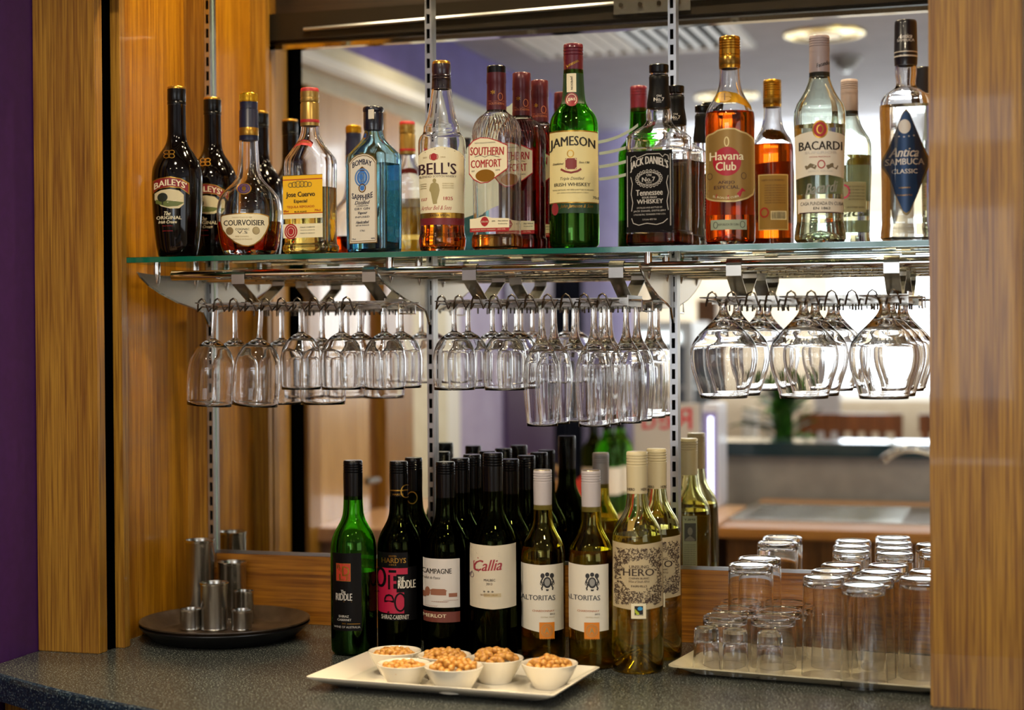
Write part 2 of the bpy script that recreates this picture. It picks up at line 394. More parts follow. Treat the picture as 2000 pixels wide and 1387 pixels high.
CROPS = {'A': (230, 140, 3.468), 'B': (640, 100, 3.153), 'C': (1040, 60, 3.015), 'D': (1460, 20, 2.774),
         'E': (230, 820, 2.446), 'F': (820, 820, 2.447), 'G': (640, 1040, 5.333), 'H': (1080, 1060, 5.335)}
def topx(crop, x, y): c = CROPS[crop]; return c[0]+x/c[2], c[1]+y/c[2]
SHELF_Z = CZ+.138
COUNTER_Z = .92
class Bottle:
    """a bottle whose outline is given in crop pixels: rows of (y, width[, depth ratio, squareness])"""
    def __init__(s, name, label, cat, crop, xc, Y=None, zb=SHELF_Z, ybase=None, face=None, group=None, H=None, ytop=None):
        s.crop = crop; sc = CROPS[crop][2]
        if ybase is not None and Y is None:
            p = on(*topx(crop, xc, ybase), 2, zb)
        else:
            p = on(*topx(crop, xc, ytop if ytop else 400), 1, Y); p.z = zb
        s.loc = Vector((p.x, p.y, zb)); s.d = depth(s.loc); s.sc = s.d/(FPX*sc)
        s.yb = (proj(s.loc)[1]-CROPS[crop][1])*sc; s.xc = xc
        dv = CP-s.loc; s.view = math.atan2(dv.x, -dv.y)       # turn that faces the camera
        s.face = s.view if face is None else face
        s.root = thing(name, label, cat, s.loc, s.face, group)
    def z(s, y): return (s.yb-y)*s.sc
    def prof(s, rows, W=1.0):
        out = []
        for q in sorted(rows, key=lambda q: -q[0]):
            y, wd = q[0], q[1]; k = q[2] if len(q) > 2 else 1; n = q[3] if len(q) > 3 else 2
            out.append((max(s.z(y), 0), wd*s.sc/2*W, wd*s.sc/2*k*W, n))
        return out
    def glass(s, rows, m, wall=.0028, W=1.0, base=.006, solid=False, seg=44, punt=0):
        P = s.prof(rows, W); P[0] = (0,)+P[0][1:]
        b = P[0]; P = [(0, b[1]*.86, b[2]*.86, b[3]), (.0035, b[1], b[2], b[3])]+[q for q in P[1:] if q[0] > .006]
        s.P = smoothprof(P); s.wall = wall
        out = s.P
        mb = MB()
        inner = [(max(z, base), max(rx-wall, .0015), max(ry-wall, .0015), n) for z, rx, ry, n in out if z > base*.9]
        if solid: mb.lathe(out, seg, True)
        else:
            head = [(0 if not punt else punt, .0008, .0008, 2)]+([(punt*.75, b[1]*.35, b[2]*.35, b[3])] if punt else [])
            ih = [(base+punt, .0008, .0008, 2)]+([(base+punt*.7, b[1]*.4, b[2]*.4, b[3])] if punt else [])
            loop = head+out+inner[::-1]+ih[::-1]
            mb.lathe(loop, seg, True)
        s.body = mb.build('bottle_body', m, s.root, smooth=True)
        s.inner = inner; s.punt = punt; s.basez = base
        return s
    def R(s, z):
        P = s.P
        for a, b in zip(P, P[1:]):
            if a[0] <= z <= b[0] and b[0] > a[0]: return a[1]+(b[1]-a[1])*(z-a[0])/(b[0]-a[0])
        return P[-1][1] if z > P[-1][0] else P[1][1]
    def liquid(s, ytop, m, seg=44):
        zt = s.z(ytop); g = .0008; q0 = s.inner[0]
        L = [q for q in s.inner if q[0] < zt-.001]; last = L[-1]
        L = [(z-(.0006 if z <= s.basez+.0002 else 0), rx+g, ry+g, n) for z, rx, ry, n in L]+[(zt, s.R(zt)-s.wall+g, (s.R(zt)-s.wall+g)*last[2]/last[1], last[3])]
        loop = [(s.basez+s.punt+.0004, .0008, .0008, 2)]+([(s.basez+s.punt*.7, q0[1]*.4, q0[2]*.4, q0[3])] if s.punt else [])+L+[(zt, .0008, .0008, 2)]
        MB().lathe(loop, seg, True).build("liquid", m, s.root, smooth=True)
    def cap(s, rows, mats, name='cap', ribs=0, label=None):
        """rows: (y, width, material index) from bottom to top, each a ring; ridged if ribs"""
        mb = MB(); rows = sorted(rows, key=lambda q: -q[0])
        for a, b in zip(rows, rows[1:]):
            mb.cur = a[2]; mb.lathe([(s.z(a[0]), a[1]*s.sc/2), (s.z(b[0]), b[1]*s.sc/2)], 36)
        t = rows[-1]; mb.cur = t[2]; zt = s.z(t[0]); r = t[1]*s.sc/2
        mb.lathe([(zt, r), (zt+.0012, r*.93), (zt+.0014, r*.5), (zt+.0014, .0005)], 36)
        b = rows[0]; mb.lathe([(s.z(b[0]), b[1]*s.sc/2), (s.z(b[0]), b[1]*s.sc/2-.002)], 36)
        o = mb.build(name, mats, s.root, smooth=True, weld=True)
        if label: o['label'] = label
        return o
    def lab(s, flat=None, xc=None, ang=0, kx=1.0, crop=None):
        if crop and crop != s.crop:
            c0, c1 = CROPS[s.crop], CROPS[crop]
            yb = (c0[1]+s.yb/c0[2]-c1[1])*c1[2]; x0 = (c0[0]+s.xc/c0[2]-c1[0])*c1[2]
            return Lab(s.d/(FPX*c1[2]), yb, s.R, flat, x0 if xc is None else xc, ang, kx)
        return Lab(s.sc, s.yb, s.R, flat, s.xc if xc is None else xc, ang, kx)
def screwcap(y0, y1, w_, mi=0, mtop=None, n=4):
    """rows of a ridged screw cap between y0 (bottom) and y1 (top)"""
    rows = [(y0, w_, mi)]
    h = (y0-y1)
    for i in range(n):
        a = y0-h*(.30+.62*i/n); rows += [(a, w_, mi), (a-h*.035, w_*.945, mi), (a-h*.07, w_, mi)]
    rows.append((y1, w_*.97, mi if mtop is None else mtop)); return rows

# ================================================================== the bar recess
XL = -1.506                     # inner face of the left side panel
PX0, PX1 = -1.603, -1.485       # left post
RX = -.124                      # inner edge of the right post
# counter with its bowed front edge
mb = MB(); N_ = 30; path = []
for i in range(N_+1):
    x = -1.602+2.08*i/N_
    t = x+1.62; y = -.512-.60*t+.30*t*t if t < 1 else -.812-.02*(t-1)
    path.append((x, y))
vs = []; zt, zb_, r = COUNTER_Z, COUNTER_Z-.042, .008
rows = [(0.0, zt, None), (-r, zt, 1), (-r*.3, zt-r*.3, 1), (0, zt-r, 1), (0, zb_, 1), (.04, zb_, 1)]
for x, y in path:
    vs += [(x, .001, zt), (x, y+r, zt), (x, y+r*.3, zt-r*.25), (x, y, zt-r), (x, y, zb_), (x, y+.05, zb_), (x, .001, zb_)]
fs = []; mi = []
for i in range(N_):
    for j in range(6):
        a = i*7+j; fs.append((a, a+1, a+8, a+7)); mi.append(0 if j == 0 else 1)
fs += [tuple(range(7)), tuple(N_*7+j for j in range(7))[::-1]]; mi += [1, 1]
mb.add(vs, fs); mb.mi = mi
wt = tag(mb.build('bar_worktop', [lam, lamedge], None, recalc=True), 'speckled dark green laminate worktop with a bowed blue black front edge', 'worktop')
# base unit below it
mb = MB(); vs = []
for x, y in path: x = max(x, -1.600); vs += [(x, y+.06, 0.0), (x, y+.06, zb_-.0005), (x, 0, zb_-.0005), (x, 0, 0)]
fs = []
for i in range(N_):
    for j in range(4):
        j2 = (j+1) % 4; fs.append((i*4+j, i*4+j2, i*4+4+j2, i*4+4+j))
fs += [(0, 1, 2, 3), tuple(N_*4+j for j in (3, 2, 1, 0))]
tag(mb.add(vs, fs).build('base_cabinet', oakZ), 'oak base cabinet carrying the speckled laminate worktop', 'cabinet')
# back wall, with the mirror and the oak board below it
ZM0, ZM1 = CZ-.400, 2.42
struct('wall_back', (-1.75, .012, 0), (.6, .10, CEIL), oakZ)
mirror = tag(box('back_mirror', (-1.447, .0, ZM0), (.02, .006, ZM1), mirrorm), 'large mirror covering the back of the bar recess above the oak board', 'mirror')
box('rim', (-1.447, -.0015, ZM0-.006), (.02, .008, ZM0), alum, mirror)
box('rim', (-1.4505, -.0015, ZM0-.006), (-1.4465, .008, ZM1), mat('mirror_edge', '#8fa6a0', .2), mirror)
struct('trim_1', (-1.455, -.002, COUNTER_Z), (.02, .012, ZM0-.006), oakX, bevel=.0012)
struct('trim_2', (XL, -.003, COUNTER_Z), (-1.4645, .012, CEIL), oakZ)
# left side panel with its end strip, dark shutter groove, post
struct('wall_left_panel', (XL-.02, -.281, COUNTER_Z), (XL, .012, CEIL), oakP)
struct('trim_3', (XL-.02, -.300, COUNTER_Z), (-1.472, -.2805, CEIL), oakZ, bevel=.001)
struct('trim_4', (PX0, -.318, COUNTER_Z), (-1.4888, -.3002, CEIL), dark)  # solid black strip; the dark of the open slot is put into its colour
struct('trim_5', (PX0, -.360, COUNTER_Z), (PX1, -.333, CEIL), oakZ, bevel=.0015)
# right side panel and post
struct('wall_right_panel', (-.050, -.37, COUNTER_Z), (-.030, .012, CEIL), oakZ)
struct('trim_6', (RX, -.405, COUNTER_Z), (.004, -.372, CEIL), oakZ, bevel=.0025)
struct('wall_right', (-.030, -.371, COUNTER_Z+.001), (1.2, -.31, CEIL), mottled('pale_plaster', '#a99a84', '#b3a48d', 20, .6))
# purple return wall on the left of the post
struct('wall_left_return', (-1.75, -.70, 0), (-1.604, .012, CEIL), purple)
struct('trim_15', (-1.604, -.655, COUNTER_Z+.002), (-1.594, -.575, CEIL), oakZ)
struct('trim_16', (-1.604, -.715, COUNTER_Z+.002), (-1.585, -.657, CEIL), dark)  # black strip added to stand for the slot's dark image in the mirror
# lintel over the hatch, seen from behind in the mirror, with the shutter track
struct('trim_7', (PX0, -.40, 2.085), (.0, -.36, CEIL), wood('blackened_oak', '#140d07', '#2c1d10', 'X', .45))
tr = thing('shutter_track', 'dark bronze roller shutter track under the lintel, seen in the mirror', 'track', (-.8, -.335, 2.062))
box('rail', (-.72, -.02, .0), (.72, .02, .055), blackf, tr); box('lower_rail', (-.72, -.022, -.016), (.72, .004, -.006), chrome, tr)
box('rail_web', (-.72, .0, -.006), (.72, .012, .0), blackf, tr)
hp = box('hinge_plate', (.05, .02, .008), (.20, .026, .040), steel, tr)
for k in range(4): MB().lathe([(0, .006), (.004, .005), (.004, .0006)], 10).build('bolt', chrome, hp).matrix_local = Matrix.Translation((.066+.037*k, .026, .024)) @ Matrix.Rotation(-PI/2, 4, 'X')
MB().tube([(-.60, .024, .018), (.05, .024, .03)], .004).build('damper_rod', alum, tr)
MB().tube([(.2, .024, .03), (.66, .024, .036)], .004).build('damper_rod', alum, tr)

# ------------------------------------------------------------------ slotted uprights
def upright(x, label):
    t = thing('slotted_upright', label, 'upright', (x, -.0005, COUNTER_Z+.10), 0, 'slotted shelf uprights on the mirror')
    h = CEIL-.03-COUNTER_Z-.10; w2 = .0066
    mb = MB().box((-w2, -.0042, 0), (-.003, 0, h)); mb.box((.003, -.0042, 0), (w2, 0, h)); mb.box((w2, -.012, 0), (w2+.0022, 0, h))
    p = .0266; n = int(h/p)
    for i in range(n): mb.box((-.003, -.0042, i*p), (.003, 0, i*p+.0095))
    mb.build('channel', alum, t); box('slot_back', (-.0036, -.0004, 0), (.0036, -.0001, h), slotm, t)
    return t
UPX = [-1.4565, -1.0175, -.573]
upright(UPX[0], 'slotted aluminium upright in the far corner beside the oak panel')
upright(UPX[1], 'slotted aluminium upright between the first and the second glass rack')
upright(UPX[2], 'slotted aluminium upright between the second and the third glass rack')

# ------------------------------------------------------------------ glass shelf, brackets, tubes
g = tag(box('glass_shelf', (-1.482, -.2795, SHELF_Z-.0095), (-.10, -.012, SHELF_Z), shelfg), 'long thick glass shelf with green edge carrying the spirit bottles', 'shelf')
box('green_edge', (-1.482, -.2801, SHELF_Z-.0088), (-.10, -.2794, SHELF_Z-.0006), edgeg, g)
box('green_edge', (-1.4824, -.2795, SHELF_Z-.0088), (-1.4815, -.012, SHELF_Z-.0006), edgeg, g)
TZ = CZ+.108
def bracket(x, label):
    t = thing('shelf_bracket', label, 'bracket', (x, 0, TZ), 0, 'steel fin brackets below the glass shelf')
    top = [(-.012, .012), (-.06, .006), (-.13, .002), (-.20, .001), (-.272, .004)]
    bot = [(-.272, .004), (-.262, -.004), (-.235, -.017), (-.19, -.031), (-.13, -.045), (-.07, -.054), (-.03, -.062), (-.008, -.088)]
    prof = top+bot[1:]+[(-.006, -.02)]
    mb = MB(); n = len(prof); vs = [(-.0018, y, z) for y, z in prof]+[(.0018, y, z) for y, z in prof]
    mb.add(vs, [tuple(range(n)), tuple(range(2*n-1, n-1, -1))]+[(i, (i+1) % n, (i+1) % n+n, i+n) for i in range(n)])
    mb.build('fin', steel, t, recalc=True)
    MB().tube([(0, y, z) for y, z in bot], .0022, 6).build('lower_edge', chrome, t)
    for yy in (-.205, -.062):
        o = MB().lathe([(-.024, .0006), (-.021, .0025), (-.012, .0052), (0, .0066), (.006, .0068), (.019, .0068), (.019, .001)], 16).build('bullet_pin', chrome, t, smooth=True)
        o.location = (0.0, yy, .002)
    return t
bracket(UPX[0], 'steel fin bracket on the corner upright by the oak panel')
bracket(UPX[1], 'steel fin bracket between the first and second glass racks')
bracket(UPX[2], 'steel fin bracket between the second and third glass racks')
for yy, lb in ((-.205, 'front chrome rail tube running below the glass shelf'), (-.062, 'rear chrome rail tube close to the mirror below the shelf')):
    o = tag(MB().tube([(-1.425 if yy < -.1 else -1.44, yy, TZ), (-.09, yy, TZ)], .0088, 20).build('rail_tube', chrome, None, smooth=True), lb, 'rail')

# ------------------------------------------------------------------ hanging glass racks
RZ = CZ+.052                    # wire plane of the racks
def rack(xs, label, x_end):
    x0 = xs[0]; t = thing('glass_rack', label, 'glass rack', (x0, -.135, RZ), 0, 'chrome hanging glass racks')
    W = .0016; wires = []
    for x in xs:
        dx = x-x0; a = .0105
        pts = [(dx-a, .108, -.014), (dx-a, .108, 0), (dx-a, -.098, 0), (dx-a, -.113, -.008)]
        # front end of each wire pair rises into a U loop
        loop = [(dx-a*.72, -.117, .004), (dx-a*.5, -.118, .010), (dx, -.118, .0135), (dx+a*.5, -.118, .010), (dx+a*.72, -.117, .004)]
        full = pts+loop[:]+[(dx+a, -.113, -.008), (dx+a, -.098, 0), (dx+a, .108, 0), (dx+a, .108, -.014)]
        MB().tube(full, W, 6).build('wire_loop', mat('rack_wire', '#6e655a', .25, 1), t, smooth=True)
    L = x_end-x0
    box('cross_bar', (-.012, -.052, -.005), (L, -.0495, .008), steel, t)
    box('cross_bar', (-.012, .0495, -.005), (L, .052, .008), steel, t)
    o = box('end_plate', (L, -.052, -.006), (L+.002, .052, .012), steel, t)
    MB().tube([(L+.002, -.04, .004), (L+.022, -.04, .004), (L+.022, -.04, -.014), (L+.022, .04, -.014), (L+.022, .04, .004), (L+.002, .04, .004)], W, 6).build('stop_wire', chrome, t)
    return t
def hook(x, label):
    t = thing('rack_hanger', label, 'hanger', (x, -.135, TZ), 0, 'steel strap hangers of the glass racks')
    for s, yt in ((-1, -.205), (1, -.062)):
        c = yt+.135; R_ = .0105; arc = [(0, c+R_*math.cos(a)*s*-1, R_*math.sin(a)) for a in [PI*k/8 for k in range(0, 9)]]
        pts = arc[::-1]+[(0, c+R_*s, -.018)] if s < 0 else arc[::-1]+[(0, c+R_*s, -.018)]
        out = c+R_*s
        pts = [(0, c-R_*s, -.004)]+[(0, c-R_*s*math.cos(PI*k/8), R_*math.sin(PI*k/8)) for k in range(9)]+[(0, out, -.016), (0, s*.012, RZ-TZ+.006), (0, s*.004, RZ-TZ+.0045)]
        MB().ribbon(pts, .024, .0016, (1, 0, 0)).build('strap', steel, t)
    return t
rk1 = rack([-1.344+.0297*i for i in range(10)], 'chrome wire glass rack of wine glasses nearest the oak side panel', -1.035)
rk2 = rack([-.909+.0302*i for i in range(10)], 'chrome wire glass rack in the middle holding wine glasses and flutes', -.612)
rk3 = rack([-.461+.0307*i for i in range(10)], 'chrome wire glass rack holding the round brandy balloons', -.168)
for px, lb in ((470, 'first steel strap hanger of the wine glass rack by the oak panel'), (725, 'second strap hanger of the first rack, before the middle bracket'),
               (920, 'first strap hanger of the middle rack, above the wine glasses'), (1206, 'second strap hanger of the middle rack, above the flutes'),
               (1435, 'first strap hanger of the brandy glass rack, above its first balloon'), (1742, 'last strap hanger, above the brandy balloons next to the oak post')):
    p = on(px, 540, 1, -.205); hook(p.x, lb)

# ================================================================== bottles on the glass shelf
gold = mat('gold_foil', '#b98d3a', .28, .9); goldy = mat('yellow_gold_metal', '#c99a24', .25, .85); paleg = mat('pale_gold', '#b9a676', .35, .6)
ink = mat('black_ink', '#17120f', .6); cream_p = mat('cream_label_paper', '#e2d9b8', .55); whitep = mat('white_label_paper', '#d9d3c4', .6)
redp = mat('red_print', '#a01c22', .5); maroon = mat('maroon_foil', '#4a1222', .35); wine_f = mat('wine_red_foil', '#4c1720', .3, .2)
blackp = mat('black_label_paper', '#0b0a0b', .4, spec=.15); silv = mat('silver_print', '#c6c2bb', .4, .3); navy = mat('navy_foil', '#101632', .35, .1)
blackg = glassm('black_bottle_glass', (.045, .03, .02, 1), 1.5)
irish = mat('dark_cream_liqueur_bottle', '#040202', .06, spec=.45)
greeng = glassm('green_bottle_glass', (.42, .82, .24, 1), 1.5)
oliveg = glassm('olive_bottle_glass', (.80, .76, .36, 1), 1.5)
dolive = glassm('dark_olive_bottle_glass', (.16, .19, .06, 1), 1.5)
blueg = glassm('blue_bottle_glass', (.80, .95, 1, 1), 1.48)
tintg = glassm('faint_green_glass', (.955, .985, .94, 1), 1.48)
def liq(n, c): return glassm(n, c, 1.34)
cognac = liq('cognac', (.70, .17, .03, 1)); tequila = liq('tequila', (.985, .86, .42, 1)); whisky = liq('whisky', (.86, .42, .06, 1))
ruby = liq('ruby_liqueur', (.42, .02, .03, 1)); bourbon = liq('bourbon', (.55, .14, .05, 1)); rum = liq('gold_rum', (.80, .30, .05, 1))
amberl = liq('pale_amber', (.88, .62, .25, 1)); waterl = liq('clear_spirit', (.97, .98, .96, 1)); bluel = liq('gin_in_blue', (.78, .94, 1, 1))
redw = mat('red_wine', '#070102', .05); whitew = liq('white_wine', (.93, .84, .30, 1)); whitew2 = liq('pale_white_wine', (.90, .80, .40, 1))
irishm = mat('emerald_whiskey', '#0a2a06', .1)
G = 'spirit bottles on the glass shelf'

# --- cream liqueur, two bottles
def baileys(xc, ytop, Y, scale, label):
    b = Bottle('liqueur_bottle', label, 'bottle', 'A', xc, Y=Y, group=G)
    k = scale; T = lambda y: b.yb-(1262-y)*k
    W = lambda w_: w_*k
    rows = [(T(1262), W(262)), (T(1240), W(280)), (T(1000), W(326)), (T(840), W(340)), (T(740), W(342)), (T(680), W(334)), (T(620), W(300)), (T(560), W(232)), (T(510), W(166)), (T(470), W(136)), (T(420), W(124)), (T(212), W(120))]
    b.glass(rows, irish, solid=True)
    b.cap([(T(232), W(124), 0), (T(212), W(126), 0), (T(208), W(120), 0), (T(200), W(126), 0), (T(150), W(124), 0), (T(124), W(124), 1), (T(112), W(122), 1)], [black, gold])
    L = b.lab(xc=b.xc)
    X = lambda x: b.xc+(x-398)*k
    def R_(pts): return [(X(x), T(a), T(c)) for x, a, c in pts]
    L.poly(R_([(236, 752, 838), (270, 738, 812), (350, 728, 800), (420, 740, 806), (478, 770, 848)]), gold, rows=3)
    L.poly(R_([(242, 758, 828), (272, 744, 806), (350, 735, 794), (420, 747, 800), (470, 776, 838)]), mat('deep_red_banner', '#7c1820', .4), rows=3)
    L.text("BAILEYS'", X(352), T(792), W(212), W(42), cream_p, arc=W(26), taper=0)
    L.poly(R_([(248, 838, 880), (290, 818, 925), (350, 812, 942), (410, 822, 940), (440, 850, 912)]), mat('meadow_print', '#c9bf9a', .5), rows=2)
    L.poly(R_([(255, 880, 905), (330, 888, 930), (400, 895, 925), (438, 900, 905)]), mat('field_green_print', '#5d6a35', .5), rows=2)
    L.ell(X(300), T(866), W(34), W(30), mat('tree_print', '#1c241a', .5)); L.rect(X(296), T(888), X(304), T(915), mat('tree_print', '#1c241a', .5))
    L.line([(X(330), T(900)), (X(380), T(890)), (X(430), T(870))], W(3), whitep)
    L.text('The', X(330), T(974), W(46), W(26), cream_p, shear=.3)
    L.text('ORIGINAL', X(342), T(1002), W(166), W(22), cream_p); L.text('Irish Cream', X(334), T(1030), W(118), W(20), cream_p, shear=.3)
    L.text('BAILEYS ORIGINAL', X(332), T(1056), W(66), W(6), redp); L.text('IRISH LIQUEUR', X(332), T(1090), W(66), W(6), redp)
    for dx in (-18, 18):
        L.ring(X(346+dx), T(560), W(17), W(13), W(5), gold); L.ring(X(346+dx), T(588), W(17), W(14), W(5), gold)
    L.line([(X(346), T(545)), (X(346), T(603))], W(4), gold)
    L.build(b.root)
    return b
b1 = baileys(400, 112, -.235, 1.0, 'dark cream liqueur bottle with red arched banner, front one beside the oak panel')
b2 = baileys(642, 155, -.10, .955, 'second dark cream liqueur bottle, half hidden behind the first and the cognac')

# --- cognac
b = Bottle('cognac_bottle', 'squat cognac bottle with long neck, gold screw top and cream shield label', 'bottle', 'A', 888, Y=-.235, group=G)
b.glass([(1258, 350), (1240, 384), (1150, 402), (1050, 428), (960, 440), (900, 428), (850, 392), (800, 320), (760, 240), (720, 178), (670, 148), (560, 130), (470, 124), (240, 118)], clear, punt=.012)
b.liquid(1022, cognac)
b.cap([(470, 130, 0), (438, 130, 0), (437, 131, 1), (385, 131, 1), (384, 130, 0), (270, 128, 0), (258, 118, 0), (212, 122, 0), (210, 118, 2), (206, 121, 2), (160, 121, 2), (153, 117, 2)], [navy, gold, goldy], 'neck_foil')
mb = MB()
for k in range(36):
    a = 2*PI*k/36; r = 121*b.sc/2; mb.tube([(r*math.cos(a), r*math.sin(a), b.z(205)), (r*math.cos(a), r*math.sin(a), b.z(160))], .0006, 4)
mb.build('cap_ribs', goldy, b.root)
L = b.lab()
dy = [(695, 990, 1040), (705, 982, 1082), (740, 978, 1130), (790, 975, 1170), (840, 973, 1192), (880, 973, 1196), (920, 974, 1184), (965, 977, 1150), (1000, 984, 1100), (1018, 992, 1050)]
L.poly(dy, gold, rows=6); L.poly([(x+(858-x)*.035, a+6, c-7) for x, a, c in dy], cream_p, rows=6)
L.text('COURVOISIER', 852, 1037, 270, 34, ink, taper=.12); L.text('COGNAC', 840, 1080, 92, 14, ink); L.text('V.S', 840, 1101, 66, 17, ink)
L.text('FINE COGNAC', 838, 1128, 90, 9, paleg); L.text('PRODUCE OF FRANCE', 838, 1146, 130, 9, paleg); L.text('MAISON FONDEE EN 1828', 838, 1002, 130, 8, paleg)
for x in (756, 930): L.ell(x, 1090, 21, 22, paleg, let=True, lay=2); L.ring(x, 1090, 23, 24, 3, mat('dark_gold_print', '#7e6b3e', .5))
L.build(b.root); L.layer = 0; L.ell(852, 806, 50, 42, gold, rows=3); L.ell(852, 806, 42, 35, mat('violet_seal', '#2b1d55', .35), rows=3); L.ring(852, 806, 30, 25, 3, gold); L.ell(852, 806, 14, 18, gold, let=True, lay=3)
L.build(b.root)

# --- tequila (rectangular, seen with its front turned a little)
b = Bottle('tequila_bottle', 'square shouldered tequila bottle with yellow label and gold cap', 'bottle', 'A', 1302, Y=-.235, face=math.radians(-6), group=G)
wr = .95; D_ = .56
def bx(y, w_, k=D_, n=5): return (y, w_*wr, k, n)
b.glass([bx(1250, 372), bx(1225, 396), bx(1190, 390), bx(1165, 362), bx(1100, 358), bx(760, 362), bx(640, 366), bx(600, 356), bx(560, 306, .66, 3.4), bx(520, 246, .8, 2.6), bx(480, 186, .95, 2.2), bx(440, 146, 1, 2), bx(400, 128, 1, 2), bx(360, 124, 1, 2), bx(200, 120, 1, 2)], clear, wall=.003)
b.liquid(790, tequila)
b.cap([(372, 128, 0), (352, 128, 0), (350, 129, 1), (332, 129, 1), (330, 128, 0), (222, 126, 0), (214, 118, 0), (206, 126, 0), (186, 127, 0), (180, 122, 0), (172, 127, 0), (150, 125, 0), (140, 124, 1), (120, 120, 1)], [mat('tequila_gold', '#a98a4a', .3, .75), redp])
hw, hd = 362*wr*b.sc/2, 362*wr*D_*b.sc/2
L = b.lab(flat=hd, xc=1262, kx=1.12)
L.xc = 1268
L.rect(1128, 708, 1400, 996, mat('gold_label_edge', '#9c8132', .4, .4)); L.rect(1128, 712, 1400, 970, mat('bright_yellow_label', '#e8b41c', .5)); L.rect(1128, 735, 1400, 741, redp); L.rect(1128, 962, 1400, 967, redp)
L.rect(1128, 970, 1400, 1000, cream_p); L.rect(1128, 1036, 1400, 1130, cream_p)
L.ell(1182, 1086, 45, 52, redp); L.ring(1182, 1086, 34, 40, 3, cream_p); L.ring(1182, 1086, 20, 24, 3, cream_p)
for i, r in enumerate((18, 22, 26, 24, 22, 18)): L.ring(1182+i*26, 768+(abs(2.5-i)*2), r*.8, r*.8, 5, mat('medal_gold', '#9a8748', .4, .5))
L.text('Jose Cuervo', 1250, 842, 198, 44, ink); L.text('Especial', 1250, 886, 90, 28, ink); L.text('TEQUILA REPOSADO', 1250, 922, 190, 18, redp); L.text('BLUE AGAVE', 1250, 954, 84, 10, ink)
L.text('40%vol', 1150, 948, 34, 14, redp); L.text('70cl', 1365, 948, 40, 14, redp)
for i, s_ in enumerate(('CASA CUERVO', 'TEQUILA JALISCO', 'MADE IN MEXICO')): L.text(s_, 1296, 1060+i*20, 100, 8, ink)
L.build(b.root)
L2 = Lab(b.sc, b.yb, lambda z: 140*b.sc/2*(1 if z > b.z(430) else 1)+.0, None, b.xc-4); L2.rad = lambda z: .6*b.R(z)+.4*b.R(z)*1
Rr = b.R; L2.rad = lambda z: Rr(z)*.93
L2.flat = None; L2.ang = 0; L2.layer = 3
L2.poly([(1210, 500, 528), (1240, 478, 512), (1290, 468, 506), (1340, 474, 514), (1362, 492, 526)], redp, rows=2)
L2.text('Reposado', 1290, 492, 110, 22, gold, arc=8); L2.build(b.root, 'neck_label')

# --- blue gin
b = Bottle('gin_bottle', 'pale blue flat sided gin bottle with white arched label and black stopper', 'bottle', 'B', 281, Y=-.235, face=math.radians(-20), group=G)
Wg = 322; Dg = .62
def gx(y, w_, k=Dg, n=7): return (y, w_, k, n)
b.glass([gx(1243, Wg-10), gx(1225, Wg+6), gx(1205, Wg-6), gx(900, Wg), gx(680, Wg), gx(650, Wg-6), gx(625, Wg-40, .66, 5), gx(600, 240, .72, 3.6), gx(570, 180, .85, 2.8), gx(545, 146, .95, 2.2), gx(520, 126, 1, 2), gx(490, 114, 1, 2), gx(400, 108, 1, 2)], blueg, wall=.0035)
b.liquid(700, bluel)
b.cap([(490, 118, 0), (470, 122, 0), (385, 122, 0), (380, 118, 0), (372, 128, 0), (356, 128, 0), (350, 122, 0)], [mat('gin_stopper', '#0e1020', .25, coat=.4)])
L = b.lab(flat=Wg*Dg*b.sc/2, kx=1.32, xc=229)
arch = lambda x0, x1, yt, ys, yb_: [(x0, ys, yb_), (x0+(x1-x0)*.12, ys-(ys-yt)*.55, yb_), (x0+(x1-x0)*.3, ys-(ys-yt)*.9, yb_), ((x0+x1)/2, yt, yb_), (x0+(x1-x0)*.7, ys-(ys-yt)*.9, yb_), (x0+(x1-x0)*.88, ys-(ys-yt)*.55, yb_), (x1, ys, yb_)]
L.poly(arch(142, 316, 638, 690, 1188), mat('bronze_label_line', '#8a6f3f', .4, .4), rows=1); L.poly(arch(147, 311, 644, 694, 1182), whitep, rows=1)
L.poly(arch(151, 307, 650, 698, 1176), mat('bronze_label_line', '#8a6f3f', .4, .4), rows=1); L.poly(arch(154, 304, 655, 702, 1172), whitep, rows=1)
navyp = mat('navy_print', '#1c2440', .5); bluep = mat('blue_print', '#3f78c8', .4)
L.text('BOMBAY', 226, 708, 118, 34, navyp, arc=18); L.text('SAPPHIRE', 226, 892, 128, 34, navyp, arc=-16)
L.ell(226, 786, 33, 44, bluep, rows=2); L.ring(226, 786, 42, 52, 9, mat('wreath_blue', '#5a86bf', .4)); L.ell(226, 786, 22, 32, mat('portrait_blue', '#9cc0e8', .4), let=True, lay=2); L.ell(220, 782, 11, 18, bluep, let=True, lay=3)
L.ring(226, 850, 20, 24, 6, gold); L.ell(226, 850, 14, 16, bluep, let=True, lay=2); L.poly([(205, 738, 745), (215, 726, 745), (226, 718, 745), (237, 726, 745), (247, 738, 745)], gold, let=True, lay=2, rows=1)
for s_, y, w_, h, sh in (('Distilled', 938, 86, 22, .3), ('LONDON', 958, 70, 10, 0), ('DRY GIN', 976, 92, 14, 0), ('Vapour', 1003, 60, 22, .3), ('INFUSED', 1026, 88, 11, 0), ('Handcrafted', 1058, 76, 18, .3), ('with ten botanicals', 1076, 84, 12, .2), ('1761', 1110, 28, 11, 0), ('40%vol', 168, 1160, 24, 12)):
    if s_ == '40%vol': L.text('70cl', 172, 1160, 22, 10, navyp); L.text('40%', 290, 1160, 24, 10, navyp)
    else: L.text(s_, 226, y, w_, h, navyp, shear=sh)
L.build(b.root)
L2 = Lab(b.sc, b.yb, lambda z: b.R(z)*.9, None, b.xc); L2.layer = 6
L2.ell(268, 522, 22, 26, gold, rows=3); L2.ell(268, 526, 12, 15, bluep, rows=3); L2.build(b.root, 'neck_seal')
